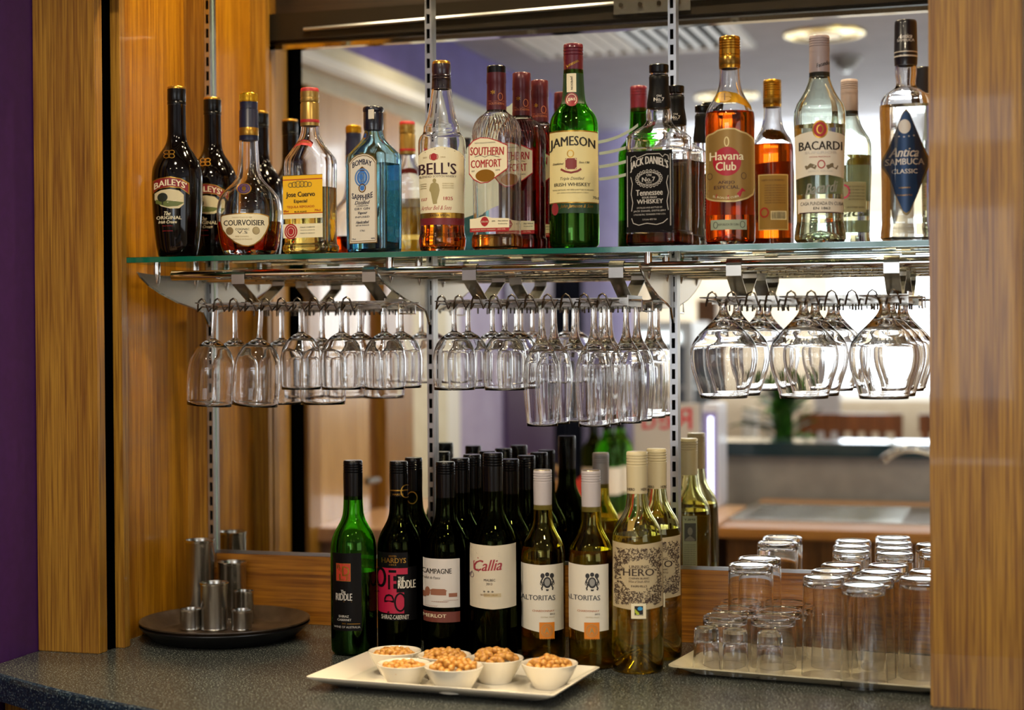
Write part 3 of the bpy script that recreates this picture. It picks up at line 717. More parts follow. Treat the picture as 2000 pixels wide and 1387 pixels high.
box('tax_strip', (.008, -.0215, b.z(430)), (.018, -.0185, b.z(372)), whitep, b.root)

# --- blended scotch
b = Bottle('whisky_bottle', 'clear waisted whisky bottle with cream label and dark purple cap', 'bottle', 'B', 702, Y=-.235, group=G)
b.glass([(1238, 276), (1215, 292), (1160, 290), (1120, 276), (1060, 270), (760, 288), (600, 294), (560, 290), (530, 270), (510, 236), (495, 228), (470, 224), (455, 212), (420, 184), (360, 160), (300, 142), (240, 124), (150, 114)], clear, punt=.01)
b.liquid(1000, whisky)
b.cap([(238, 112, 0), (190, 114, 0), (186, 108, 0), (172, 118, 0), (166, 110, 0), (156, 118, 0), (150, 110, 0), (130, 118, 0), (92, 116, 0), (84, 112, 1), (70, 108, 1)], [mat('aubergine_cap', '#24101c', .3, coat=.4), gold])
L = b.lab()
L.poly([(555, 650, 1004), (580, 632, 1004), (640, 612, 1004), (700, 603, 1004), (760, 612, 1004), (810, 632, 1004), (836, 655, 1004)], cream_p, rows=4)
L.line([(562, 655), (600, 636), (660, 620), (720, 617), (780, 630), (826, 658)], 4, mat('dark_gold_print', '#7e6b3e', .5))
L.ell(652, 666, 20, 22, redp, let=True, lay=2); L.ring(634, 666, 8, 14, 4, redp); L.ring(670, 666, 8, 14, 4, redp)
bp_ = mat('burgundy_ink', '#33101c', .5)
L.text("BELL'S", 674, 738, 228, 66, bp_, taper=.12, arc=2); L.text('BLENDED SCOTCH WHISKY', 676, 784, 226, 13, bp_)
L.text('EST', 600, 668, 24, 8, paleg); L.text('1825', 708, 668, 30, 8, paleg)
pg = mat('figure_print', '#9c8f5e', .5)
L.ell(655, 810, 11, 13, pg, let=True, lay=2); L.poly([(624, 860, 870), (632, 830, 880), (645, 822, 950), (664, 822, 952), (680, 832, 900), (686, 862, 872)], pg, let=True, lay=2); L.rect(646, 890, 656, 952, pg, let=True, lay=2); L.rect(660, 890, 670, 950, pg, let=True, lay=2)
for i in range(3): L.text('ORIGINAL', 588, 828+i*13, 40, 7, paleg); L.text('GUARANTEED', 738, 828+i*13, 70, 7, paleg)
L.text('1517', 592, 922, 34, 18, redp); L.text('1825', 738, 918, 56, 20, redp); L.text('Arthur Bell & Sons', 666, 974, 186, 26, redp, shear=.3)
L.build(b.root); L.layer = 0; L.rect(566, 1004, 838, 1040, gold, rows=2); L.rect(566, 1036, 838, 1078, mat('dark_red_band', '#6d1a22', .4), rows=2); L.text('EXTRA SPECIAL', 690, 1020, 120, 14, bp_)
L.build(b.root)

# --- peach liqueur, three bottles
def comfort(xc, ytop, Y, label, full, capm, first=False):
    b = Bottle('liqueur_bottle', label, 'bottle', 'B', xc, Y=Y, face=math.radians(-9), group=G)
    p = on(*topx('B', xc, ytop), 1, Y); h = p.z-SHELF_Z; k = h/((b.yb-95)*b.sc) if first else .298/((b.yb-95)*b.sc)
    T = lambda y: b.yb-(1235-y)*k*(b.yb-95)/1140; Wk = k
    def q(y, w_, kk=.72, n=3.6): return (T(y), w_*Wk, kk, n)
    b.glass([q(1228, 290), q(1205, 300), q(1160, 300), q(1125, 282), q(800, 286), q(520, 288), q(480, 280, .75, 3), q(440, 252, .8, 2.6), q(405, 200, .9, 2.2), q(380, 140, 1, 2), q(365, 118, 1, 2), q(140, 106, 1, 2)], clear, wall=.003)
    b.liquid(T(1140) if not full else T(395), amberl if not full else ruby)
    b.cap([(T(368), 122*Wk, 0), (T(345), 124*Wk, 0), (T(340), 122*Wk, 0), (T(205), 116*Wk, 0), (T(198), 122*Wk, 0), (T(140), 118*Wk, 0), (T(137), 118*Wk, 1), (T(97), 116*Wk, 1)], [wine_f, capm], 'neck_foil')
    mb = MB()
    for i in range(40):          # fluted shoulder
        a = 2*PI*i/40; pts = []
        for y in (400, 420, 445, 480, 520, 545):
            zz = b.z(T(y)); P = [w_ for w_ in b.P if w_[0] <= zz][-1]; rr = b.R(zz)/P[1]
            c, d = math.cos(a), math.sin(a); e = P[3]
            pts.append((P[1]*rr*math.copysign(abs(c)**(2/e), c)*1.0, P[2]*rr*math.copysign(abs(d)**(2/e), d)*1.0, zz))
        mb.tube(pts, [.0004, .0011, .0014, .0013, .001, .0003], 5)
    mb.build('flutes', clear, b.root, smooth=True)
    L = b.lab(flat=286*Wk*.72*b.sc/2, kx=1.1, xc=b.xc)
    X = lambda x: b.xc+(x-1022)*Wk+6*Wk
    def H_(m, pts, rows=1): L.poly([(X(x), T(a), T(c)) for x, a, c in pts], m, rows=rows)
    hx = [(888, 585, 765), (915, 556, 800), (960, 540, 826), (1010, 545, 822), (1060, 562, 790), (1130, 596, 745)]
    H_(redp, hx); H_(cream_p, [(x+(1009-x)*.035, a+6, c-6) for x, a, c in hx])
    L.text('SOUTHERN', X(1002), T(628), 208*Wk, 50*k, redp, tilt=.04); L.text('COMFORT', X(996), T(704), 188*Wk, 48*k, redp)
    L.text('NEW ORLEANS ORIGINAL', X(992), T(576), 130*Wk, 8*k, ink); L.line([(X(925), T(660)), (X(960), T(652)), (X(990), T(664)), (X(1020), T(652)), (X(1060), T(664)), (X(1080), T(668))], 3*k, ink)
    L.ell(X(990), T(778), 60*Wk, 38*k, gold, let=True, lay=2); L.text('1874', X(1068), T(748), 26*Wk, 9*k, ink); L.text('EST', X(916), T(748), 18*Wk, 9*k, ink)
    L.build(b.root); L.layer = 0
    H_(cream_p, [(892, 1042, 1104), (930, 1040, 1104), (985, 1026, 1104), (1030, 1040, 1104), (1136, 1046, 1104)]); H_(redp, [(892, 1100, 1124), (1136, 1102, 1124)])
    L.layer += 1; H_(redp, [(958, 1058, 1064), (970, 1036, 1084), (985, 1030, 1092), (1000, 1036, 1084), (1012, 1058, 1064)]); L.text('SOUTHERN COMFORT', X(985), T(1062), 48*Wk, 10*k, cream_p)
    L.text('LIQUEUR WITH WHISKEY - 35% VOL', X(1010), T(1112), 210*Wk, 9*k, cream_p); L.text('70cl 35%vol', X(1098), T(1060), 60*Wk, 8*k, ink); L.text('Produced by', X(1098), T(1078), 56*Wk, 8*k, ink); L.text('1874', X(1040), T(1060), 20*Wk, 8*k, ink)
    L.build(b.root)
    L2 = Lab(b.sc, b.yb, b.R, None, b.xc, ang=b.view-b.face); L2.layer = 5; lt = mat('copper_print', '#b06a4a', .4, .5)
    L2.rad = lambda z: 60*Wk*b.sc+.0004
    L2.text('SOUTHERN', b.xc, T(332), 92*Wk, 14*k, lt); L2.text('*', b.xc-22, T(262), 26*Wk, 26*k, gold); L2.line([(b.xc-50*Wk, T(315)), (b.xc, T(318)), (b.xc+50*Wk, T(315))], 2, lt); L2.ring(b.xc+24, T(290), 14, 22, 4, lt); L2.build(b.root)
    return b
comfort(1040, 95, -.245, 'nearly empty fluted liqueur bottle with black stopper and cream hexagon label', False, black, True)
comfort(1196, 135, -.165, 'full ruby red fluted liqueur bottle just behind the nearly empty one', True, wine_f)
comfort(1306, 168, -.075, 'second ruby red liqueur bottle, next to the mirror behind the green whiskey bottle', True, wine_f)

# --- green irish whiskey
b = Bottle('whiskey_bottle', 'green whiskey bottle with pale yellow label and dark red cap', 'bottle', 'C', 242, Y=-.24, group=G)
b.glass([(1275, 268), (1255, 290), (1180, 294), (1040, 290), (700, 284), (600, 286), (560, 284), (520, 268), (490, 236), (462, 190), (440, 160), (410, 138), (330, 124), (260, 118), (140, 108)], greeng, punt=.012)
b.liquid(1010, irishm)
b.cap([(258, 116, 0), (180, 116, 0)]+screwcap(180, 88, 118, 0, None, 3), [mat('burgundy_cap', '#5c1024', .3, .1, coat=.5)])
L = b.lab()
L.rect(172, 260, 306, 395, mat('deep_green_foil', '#12361c', .4), rows=4); L.poly([(172, 395, 440), (306, 395, 440)], mat('deep_green_foil', '#12361c', .4), rows=4)
L.rect(202, 262, 258, 372, cream_p, rows=3); L.ell(230, 416, 38, 42, mat('seal_red', '#86262e', .4), rows=4); L.ring(230, 416, 29, 32, 3, cream_p); L.text('JJ&S', 230, 416, 44, 20, cream_p)
L.text('JAMESON', 230, 318, 80, 16, ink, tilt=PI/2); L.text('Jameson', 236, 205, 80, 26, gold, tilt=-.45)
lb = mat('pale_yellow_label', '#dccf96', .5); L.build(b.root, 'neck_label'); L.layer = 0
L.rect(96, 604, 388, 1026, gold, rows=4, n=22); L.rect(96, 612, 388, 1020, lb, rows=4, n=22)
L.text('JAMESON', 234, 690, 264, 66, ink, arc=16, taper=.1)
L.rect(192, 766, 258, 830, mat('crest_red', '#7c2a24', .4), let=True, lay=2); L.line([(196, 770), (254, 826)], 10, cream_p, 3); L.line([(254, 770), (196, 826)], 10, cream_p, 3); L.ring(222, 740, 18, 20, 6, gold)
L.line([(165, 828), (190, 842), (225, 850), (262, 842), (284, 828)], 12, mat('crest_red', '#7c2a24', .4), 3)
L.text('Established', 150, 796, 60, 12, ink, shear=.3); L.text('Since 1780', 302, 790, 60, 12, ink, shear=.3)
L.text('Triple Distilled', 228, 886, 140, 22, ink, shear=.35); L.text('IRISH WHISKEY', 232, 918, 210, 20, ink); L.text('TRIPLE DISTILLED, MATURED & BOTTLED IN IRELAND', 236, 950, 240, 9, ink); L.text('JOHN JAMESON & SON LIMITED, BOW ST. DUBLIN 7', 234, 967, 186, 8, ink); L.text('70cl', 368, 992, 34, 16, ink)
L.build(b.root); L.layer = 0; L.rect(108, 1026, 398, 1084, mat('deep_green_foil', '#12361c', .4), rows=3); L.ell(130, 1058, 20, 36, mat('seal_red', '#86262e', .4)); L.text('John Jameson & Son', 256, 1046, 190, 26, gold, shear=.3)
L.build(b.root)
L = Lab(b.sc, b.yb, b.R, None, b.xc, ang=PI-b.face*2); L.rect(110, 640, 300, 1060, lb, rows=4); L.text('JAMESON', 200, 680, 150, 30, ink)
for i in range(6): L.text('TRIPLE DISTILLED IRISH WHISKEY', 200, 730+i*22, 150, 9, ink)
L.ring(160, 900, 30, 34, 8, redp); L.build(b.root, 'back_label')

# --- tennessee whiskey, two bottles
def jack(xc, Y, k, label, full):
    b = Bottle('bourbon_bottle', label, 'bottle', 'C', xc, Y=Y, face=math.radians(-12), group=G)
    T = lambda y: b.yb-(1266-y)*k
    def q(y, w_, kk=.94, n=6): return (T(y), w_*k, kk, n)
    b.glass([q(1262, 318), q(1240, 334), q(1180, 332), q(1170, 322), q(700, 322), q(690, 334), q(625, 336, .94, 5), q(600, 300, .95, 4), q(575, 236, 1, 3), q(545, 168, 1, 2.4), q(520, 148, 1, 2), q(480, 152, 1, 2), q(440, 138, 1, 2), q(340, 112, 1, 2), q(270, 112, 1, 2), q(220, 104, 1, 2)], clear, wall=.004)
    b.liquid(T(690) if full else T(1190), bourbon)
    b.cap([(T(452), 142*k, 0), (T(420), 144*k, 0), (T(380), 132*k, 0), (T(335), 118*k, 0), (T(290), 116*k, 0), (T(266), 118*k, 0), (T(262), 112*k, 0), (T(258), 104*k, 0)], [blackp], 'neck_sleeve')
    MB().lathe([(b.z(T(240)), 50*k*b.sc), (b.z(T(238)), 58*k*b.sc), (b.z(T(198)), 58*k*b.sc), (b.z(T(194)), 54*k*b.sc), (b.z(T(193)), .0005)], 32).build('stopper', black, b.root, smooth=True)
    fl = 322*k*.94*b.sc/2
    L = b.lab(flat=fl, kx=1.03, xc=b.xc); X = lambda x: b.xc+(x-713)*k
    def rc(x0, y0, x1, y1, m, **kk): L.rect(X(x0), T(y0), X(x1), T(y1), m, rows=1, **kk)
    rc(572, 712, 858, 1184, blackp)
    for x in (582, 846): L.bars(X(x-3), T(735), X(x+3), T(1150), silv, 1)
    sl = [[(602, 770), (606, 745), (630, 738), (640, 752), (700, 730), (780, 732), (800, 752), (812, 738), (832, 745), (836, 770)], [(602, 860), (612, 900), (604, 960), (614, 1010), (606, 1060)], [(606, 1100), (616, 1130), (650, 1142), (700, 1132), (760, 1142), (800, 1132), (828, 1110)], [(832, 860), (822, 900), (834, 960), (824, 1010), (832, 1060)]]
    for ln in sl: L.line([(X(x), T(y)) for x, y in ln], 4*k, silv)
    L.text("JACK DANIEL'S", X(716), T(806), 232*k, 60*k, silv, arc=34*k)
    for i in range(22):
        a = 2*PI*i/22; L.ring(X(714+76*math.cos(a)), T(874+46*math.sin(a)), 7*k, 7*k, 3*k, silv, 8)
    L.ring(X(714), T(874), 64*k, 36*k, 3*k, silv); L.text('Old', X(714), T(852), 30*k, 14*k, silv); L.text('No.7', X(712), T(878), 80*k, 26*k, silv); L.text('BRAND', X(714), T(898), 36*k, 7*k, silv)
    L.text('Tennessee', X(716), T(954), 164*k, 34*k, silv); L.text('SOUR MASH', X(716), T(983), 90*k, 11*k, silv); L.text('WHISKEY', X(720), T(1006), 160*k, 26*k, silv)
    L.text('DISTILLED AND BOTTLED BY', X(718), T(1042), 156*k, 9*k, silv); L.text('JACK DANIEL DISTILLERY', X(718), T(1062), 200*k, 12*k, silv); L.text('LYNCHBURG, TENNESSEE 37352 U.S.A.', X(718), T(1082), 196*k, 10*k, silv); L.text('1.0 Litre 40% Vol', X(716), T(1110), 84*k, 10*k, silv)
    L.build(b.root)
    L2 = Lab(b.sc, b.yb, lambda z: 68*k*b.sc*(1 if z < b.z(T(400)) else .93)+.0006, None, b.xc, ang=b.view-b.face); L2.layer = 4
    L2.text('Old', b.xc, T(384), 28*k, 12*k, silv); L2.text('No.7', b.xc, T(405), 60*k, 22*k, silv); L2.text('BRAND', b.xc, T(422), 30*k, 5*k, silv); L2.build(b.root)
    L = Lab(b.sc, b.yb, b.R, fl, b.xc, ang=PI); L.rect(b.xc-110*k, T(760), b.xc+110*k, T(1200), blackp, rows=1); L.layer = 2
    for i in range(9): L.text('TENNESSEE SOUR MASH WHISKEY', b.xc, T(800+i*20), 170*k, 9*k, silv)
    L.ell(b.xc+50*k, T(1020), 34*k, 34*k, redp, let=True, lay=3); L.rect(b.xc-100*k, T(1080), b.xc+90*k, T(1180), silv, rows=1); L.bars(b.xc-90*k, T(1090), b.xc+80*k, T(1170), ink, 18); L.build(b.root, 'back_label')
    return b
jack(745, -.23, 1.0, 'square bourbon bottle with black label and silver lettering, nearly empty', False)
jack(842, -.125, .90, 'smaller black labelled square bourbon bottle behind the first, near the mirror', True)

# --- gold rum
b = Bottle('rum_bottle', 'amber rum bottle with bronze shield label, red disc and gold screw cap', 'bottle', 'C', 1162, Y=-.235, group=G)
b.glass([(1262, 270), (1240, 286), (1180, 290), (1000, 288), (700, 288), (560, 290), (520, 288), (480, 276), (440, 236), (400, 188), (360, 152), (310, 130), (230, 120), (130, 112)], clear, punt=.012)
b.liquid(486, rum)
b.cap([(228, 126, 0), (206, 126, 0), (205, 127, 1), (168, 127, 1), (167, 126, 0), (150, 126, 0), (148, 120, 0)]+screwcap(146, 44, 126, 0, 0, 4), [mat('rum_gold', '#b98a30', .22, .9), mat('bronze_band', '#7e5f28', .3, .8)])
L = b.lab()
br = mat('bronze_label', '#93743c', .4, .35); rim_ = mat('pale_gold_rim', '#d2bd84', .35, .4)
sh = [(1014, 640, 985), (1030, 620, 1000), (1062, 614, 1012), (1090, 598, 1016), (1140, 590, 1020), (1190, 592, 1020), (1225, 608, 1012), (1262, 618, 1000), (1296, 640, 975), (1306, 660, 940)]
L.poly(sh, rim_, rows=5); L.poly([(x+(1160-x)*.04, a+8, c-8) for x, a, c in sh], br, rows=5)
L.ell(1144, 784, 82, 84, mat('rum_red', '#a3152a', .4), rows=4); L.text('Havana', 1142, 752, 196, 48, cream_p); L.text('Club', 1138, 812, 116, 50, cream_p)
L.text('AÑEJO', 1140, 906, 96, 26, bp_); L.text('ESPECIAL', 1142, 934, 146, 20, bp_); L.line([(1030, 955), (1080, 985), (1150, 994), (1210, 980), (1240, 945)], 26, mat('rum_red', '#a3152a', .4)); L.text('EL RON DE CUBA', 1138, 984, 150, 12, cream_p, arc=-12, lay=4)
L.ring(1142, 670, 12, 26, 6, rim_); L.ring(1044, 866, 14, 18, 3, bp_); L.ring(1240, 868, 14, 18, 3, bp_)
L.build(b.root); L.layer = 0; L.rect(1048, 1122, 1256, 1180, mat('green_grey_seal', '#8f9a84', .6)); L.ring(1076, 1152, 12, 18, 3, ink); L.text('REPUBLICA DE CUBA', 1152, 1150, 120, 12, ink); L.ring(1232, 1150, 14, 18, 3, ink)
L.build(b.root, 'base_seal'); L.layer = 0; L.poly([(1072, 398, 420), (1090, 372, 434), (1130, 366, 440), (1200, 380, 440), (1260, 420, 462), (1286, 452, 480)], goldy, rows=3); L.ell(1132, 402, 40, 32, br); L.line([(1132, 380), (1132, 425)], 5, bp_)
L.build(b.root)
L = Lab(b.sc, b.yb, b.R, None, b.xc, ang=PI-2*b.face); L.rect(1060, 700, 1262, 1080, rim_, rows=4); L.rect(1066, 706, 1256, 1074, br, rows=4); L.text('CARIBBEAN RUM AÑEJO', 1162, 740, 160, 16, bp_)
for i in range(8): L.text('RON ELABORADO EN CUBA SEGUN', 1150, 775+i*17, 140, 8, bp_)
L.rect(1072, 950, 1180, 1010, cream_p); L.bars(1080, 956, 1172, 1004, ink, 16); L.ring(1222, 960, 26, 30, 10, redp); L.build(b.root, 'back_label')

# --- white rum
b = Bottle('rum_bottle', 'clear white rum bottle with grey cap, white label and faint green glass', 'bottle', 'D', 390, Y=-.235, group=G)
b.glass([(1255, 262), (1235, 278), (1190, 268), (1130, 250), (1080, 250), (900, 258), (700, 272), (600, 278), (560, 276), (520, 256), (480, 208), (440, 162), (400, 130), (365, 112), (200, 104)], tintg, punt=.012)
b.liquid(628, waterl)
b.cap([(366, 110, 1), (344, 110, 1), (342, 111, 0), (230, 108, 0)]+screwcap(230, 146, 110, 0, None, 4), [mat('grey_mauve_cap', '#9a8d90', .4, coat=.3), ink])
L = b.lab()
L.poly([(256, 690, 920), (290, 680, 915), (340, 672, 905), (440, 672, 905), (500, 682, 915), (528, 692, 922)], whitep, rows=4)
L.ell(392, 662, 42, 48, gold, rows=3); L.ell(392, 662, 35, 40, redp, rows=3); L.ring(392, 662, 16, 22, 6, gold)
L.text('BACARDI', 394, 748, 228, 46, ink); L.text('SUPERIOR', 396, 785, 170, 14, silv); L.text('ORIGINAL PREMIUM RUM', 390, 808, 110, 7, redp)
for x in (342, 455): L.line([(x-28, 865), (x, 852), (x+28, 865)], 22, mat('medal_brown', '#6e6148', .5)); 
L.ring(398, 848, 18, 20, 6, redp); L.text('SPIRIT DRINK', 394, 884, 130, 9, silv)
L.text('Bacardi', 400, 972, 160, 60, mat('signature_grey', '#8a8a80', .4), shear=.3, tilt=-.1)
L.build(b.root); L.layer = 0; L.rect(272, 1030, 524, 1106, whitep); L.rect(280, 1102, 520, 1108, bp_); L.text('CASA FUNDADA EN CUBA', 400, 1056, 228, 18, ink); L.text('EN 1862', 400, 1082, 90, 14, ink)
L.text('Facundo', 410, 300, 70, 22, ink, shear=.3, tilt=-.3, lay=2)
L.build(b.root)
L = Lab(b.sc, b.yb, b.R, None, b.xc, ang=PI-2*b.face); L.rect(290, 800, 480, 990, mat('grey_back_label', '#9b9c84', .5), rows=4); L.ring(430, 860, 36, 40, 12, mat('pink_ring', '#b8406a', .4)); L.text('DRINK RESPONSIBLY', 360, 960, 120, 10, ink)
for i in range(5): L.text('CASA FUNDADA EN CUBA', 350, 830+i*20, 100, 9, ink)
L.build(b.root, 'back_label')

# --- sambuca
b = Bottle('sambuca_bottle', 'clear textured sambuca bottle with blue diamond label and black cap', 'bottle', 'D', 858, Y=-.235, group=G)
b.glass([(1248, 262, .85, 3), (1230, 276, .85, 3), (1150, 262, .85, 3), (1000, 262, .85, 3), (800, 270, .85, 3), (560, 280, .85, 3), (510, 276, .85, 2.8), (470, 240, .9, 2.4), (440, 170, 1, 2), (420, 118, 1, 2), (400, 104, 1, 2), (340, 116, 1, 2), (290, 112, 1, 2), (180, 108, 1, 2)], clear, wall=.0035)
b.liquid(520, waterl)
b.cap([(304, 120, 0), (262, 124, 0), (261, 125, 1), (254, 125, 1), (253, 124, 0), (238, 124, 0), (237, 125, 1), (232, 125, 1), (231, 124, 0), (80, 118, 0), (64, 114, 0)], [mat('sambuca_cap', '#0b0d1a', .3, coat=.3), silv])
L = b.lab(); L.rad = lambda z: .04*0+262*.92*b.sc/2; L.layer = 2
dm = lambda e: [(738+e, 820, 850), (765+e*.6, 760+e, 905-e), (800, 672+e, 1010-e), (840, 570+e, 1108-e*1.4), (858, 550+e, 1122-e*1.6), (876, 570+e, 1108-e*1.4), (920, 680+e, 1000-e), (955-e*.6, 770+e, 900-e), (972-e, 815, 850)]
L.poly(dm(0), mat('bronze_diamond_edge', '#7a6a48', .35, .6), n=32, rows=5); L.poly(dm(9), mat('deep_blue_label', '#14355c', .3, .35), n=32, rows=5)
L.ell(850, 645, 32, 38, silv, let=True, lay=4); L.ring(850, 645, 22, 28, 3, mat('deep_blue_label', '#14355c', .3))
for i in range(5): L.text('*', 795+i*26, 700+abs(2-i)*-3, 10, 10, silv, lay=4)
L.text('Antica', 852, 782, 150, 50, silv, shear=.3, lay=5); L.text('SAMBUCA', 852, 832, 196, 34, silv, lay=5); L.text('CLASSIC', 850, 884, 134, 24, silv, lay=5); L.text('LIQUORE', 850, 972, 60, 8, gold, lay=5); L.text('Produced in Italy', 850, 1012, 80, 12, gold, lay=5)
L.text('Antica', 858, 162, 70, 22, silv, shear=.3, lay=-3); L.text('SAMBUCA', 858, 184, 90, 14, silv, lay=-3)
L.build(b.root)

# ================================================================== wine bottles on the worktop
GW = 'wine bottles in the middle of the worktop'
blackcap = mat('black_screw_cap', '#050506', .2, spec=.35); greycap = mat('pale_grey_screw_cap', '#b9b1b2', .35, coat=.3); creamcap = mat('cream_screw_cap', '#cfc199', .35, coat=.3)
BODY = [(1.0, 204), (.975, 216), (.90, 219), (.60, 220), (.47, 219), (.42, 212), (.375, 186), (.335, 146), (.30, 114), (.265, 98), (.21, 92), (.07, 86)]
def wine(crop, xc, ybase, ytop, label, glass, capm, liquid=None, ly=.55, capl=.20, Y=None, wd=1.0, ptop=None, body=None, group=GW, punt=.018, hf=1.0):
    b = Bottle('wine_bottle', label, 'bottle', crop, xc, Y=Y, zb=COUNTER_Z, ybase=ybase, group=group, ytop=ybase)
    Hh = b.yb-ytop; T = lambda f: b.yb-Hh*(1-f)
    b.Hh = Hh
    b.glass([(T(f), w_*wd*(Hh/920)) for f, w_ in (body or BODY)], glass, punt=punt)
    if liquid: b.liquid(T(ly), liquid)
    ww = 90*wd*(Hh/920)
    b.cap([(T(capl), ww, 0)]+screwcap(T(.085), T(0), ww*1.03, 0, 1 if ptop else 0, 4), [capm]+([ptop] if ptop else []))
    b.T = T; return b
w1 = wine('E', 1130, 1113, 196, 'bright green wine bottle with narrow black label, first of the row', greeng, blackcap, redw, .57)
L = w1.lab(crop='G')
L.rect(62, 186, 356, 985, blackp, rows=2); rd = mat('riddle_red', '#a8341c', .5); L.rect(96, 290, 246, 476, gold); L.rect(100, 294, 242, 470, rd)
L.text('R', 126, 326, 36, 44, gold); L.text('D', 196, 370, 70, 100, gold); L.line([(175, 300), (235, 300)], 5, gold); L.text('L', 150, 430, 40, 60, gold); L.text('E', 215, 440, 30, 40, gold); L.line([(122, 350), (150, 380), (160, 350)], 5, gold)
L.text('The', 168, 582, 46, 36, silv); L.text('RIDDLE', 176, 636, 164, 72, silv); L.rect(92, 682, 256, 686, gold, n=2)
L.text('SHIRAZ', 172, 836, 104, 24, silv); L.text('CABERNET', 178, 872, 142, 22, silv); L.text('2012', 172, 910, 40, 16, gold); L.rect(205, 910, 340, 915, gold, n=4); L.text('WINE OF AUSTRALIA', 206, 946, 270, 22, silv); L.build(w1.root)
w2 = wine('E', 1348, 1105, 200, 'dark wine bottle with crimson and black patchwork label', dolive, blackcap, redw, .53, wd=.97)
L = w2.lab(crop='G'); 
L.rect(530, 180, 840, 340, blackp, rows=2); cr_ = mat('crimson_print', '#a8123a', .45); L.rect(515, 330, 930, 880, blackp, rows=2)
L.text('ESTD', 684, 218, 76, 18, gold); L.text('HARDYS', 696, 262, 250, 52, gold); L.text('1853', 684, 306, 72, 16, gold)
L.layer += 1; L.poly([(522, 345, 790), (560, 340, 800), (600, 340, 805), (700, 340, 808), (722, 340, 805)], cr_, rows=2); L.rect(722, 340, 838, 404, cr_); L.poly([(722, 590, 806), (800, 590, 806)], cr_)
L.layer += 1; L.ring(560, 440, 45, 90, 26, blackp); L.rect(642, 360, 720, 386, blackp); L.rect(636, 410, 656, 560, blackp); L.rect(690, 420, 722, 470, blackp); L.rect(690, 500, 722, 550, blackp); L.text('D', 645, 650, 80, 100, blackp, tilt=-PI/2); L.ring(760, 690, 55, 90, 18, blackp); L.line([(530, 590), (640, 800)], 22, blackp)
L.text('THE', 770, 450, 62, 44, whitep); L.text('RIDDLE', 828, 506, 178, 82, whitep); L.text('SHIRAZ-CABERNET', 706, 844, 284, 44, whitep); L.build(w2.root)
L = w2.lab(); L.rad = lambda z: .0152; L.layer = 6; L.rect(1305, 330, 1392, 336, gold, n=8); L.ring(1385, 338, 26, 30, 5, gold); L.text('HARDYS', 1345, 352, 50, 9, gold); L.build(w2.root)
w3 = wine('F', 128, 1124, 203, 'dark wine bottle with white country house label and brown foot band', dolive, blackcap, redw, .5)
L = w3.lab(); L.rect(4, 650, 193, 880, mat('bluish_white_label', '#c9c4c0', .6), rows=6)
sk = mat('sepia_print', '#8c5a44', .6)
L.text('LA CAMPAGNE', 66, 707, 176, 24, ink, arc=-2); L.text('Produit de France', 56, 740, 88, 13, ink, shear=.3); L.rect(54, 800, 128, 822, sk); L.poly([(48, 800, 802), (64, 792, 802), (120, 792, 802), (132, 800, 802)], sk); L.rect(140, 812, 180, 830, sk); L.ell(40, 806, 12, 22, sk); L.ell(22, 820, 14, 14, sk)
for i in range(9): L.line([(14+i*8, 875), (60+i*9, 852), (120+i*8, 845)], 1.6, sk)
L.build(w3.root); L.layer = 0; L.rect(12, 900, 193, 950, mat('brown_red_band', '#6b342a', .5), rows=2); L.text('MERLOT', 72, 920, 110, 16, cream_p); L.build(w3.root)
w4 = wine('F', 355, 1148, 160, 'tall dark wine bottle with off white label and red script', dolive, blackcap, redw, .48, wd=.965)
L = w4.lab(crop=None); L.poly([(241, 582, 880), (352, 588, 888), (462, 582, 880)], mat('ivory_label', '#c9c0ac', .6), rows=8)
rs = mat('red_script', '#94303a', .5)
L.text('Callia', 330, 680, 138, 52, rs, shear=.35, tilt=-.06); L.line([(282, 700), (262, 690), (262, 664), (284, 646)], 5, rs); L.line([(244, 740), (252, 715), (268, 705), (286, 712)], 4, mat('mauve_scroll', '#6d5a62', .5)); L.ring(252, 730, 9, 12, 3, mat('mauve_scroll', '#6d5a62', .5))
L.text('MALBEC', 336, 750, 54, 11, ink); L.text('2013', 334, 768, 28, 11, ink); L.rect(308, 812, 390, 830, mat('tan_smear', '#b8aa88', .6)); L.text('BODEGAS CALLIA', 334, 820, 80, 8, gold); L.text('* * *', 330, 804, 50, 10, ink)
for i in range(3): L.line([(250+i*12, 600+i*10), (300, 640+i*20), (380, 620+i*8), (455, 600+i*14)], 2, mat('faint_swirl', '#b8ae98', .6))
L.build(w4.root)
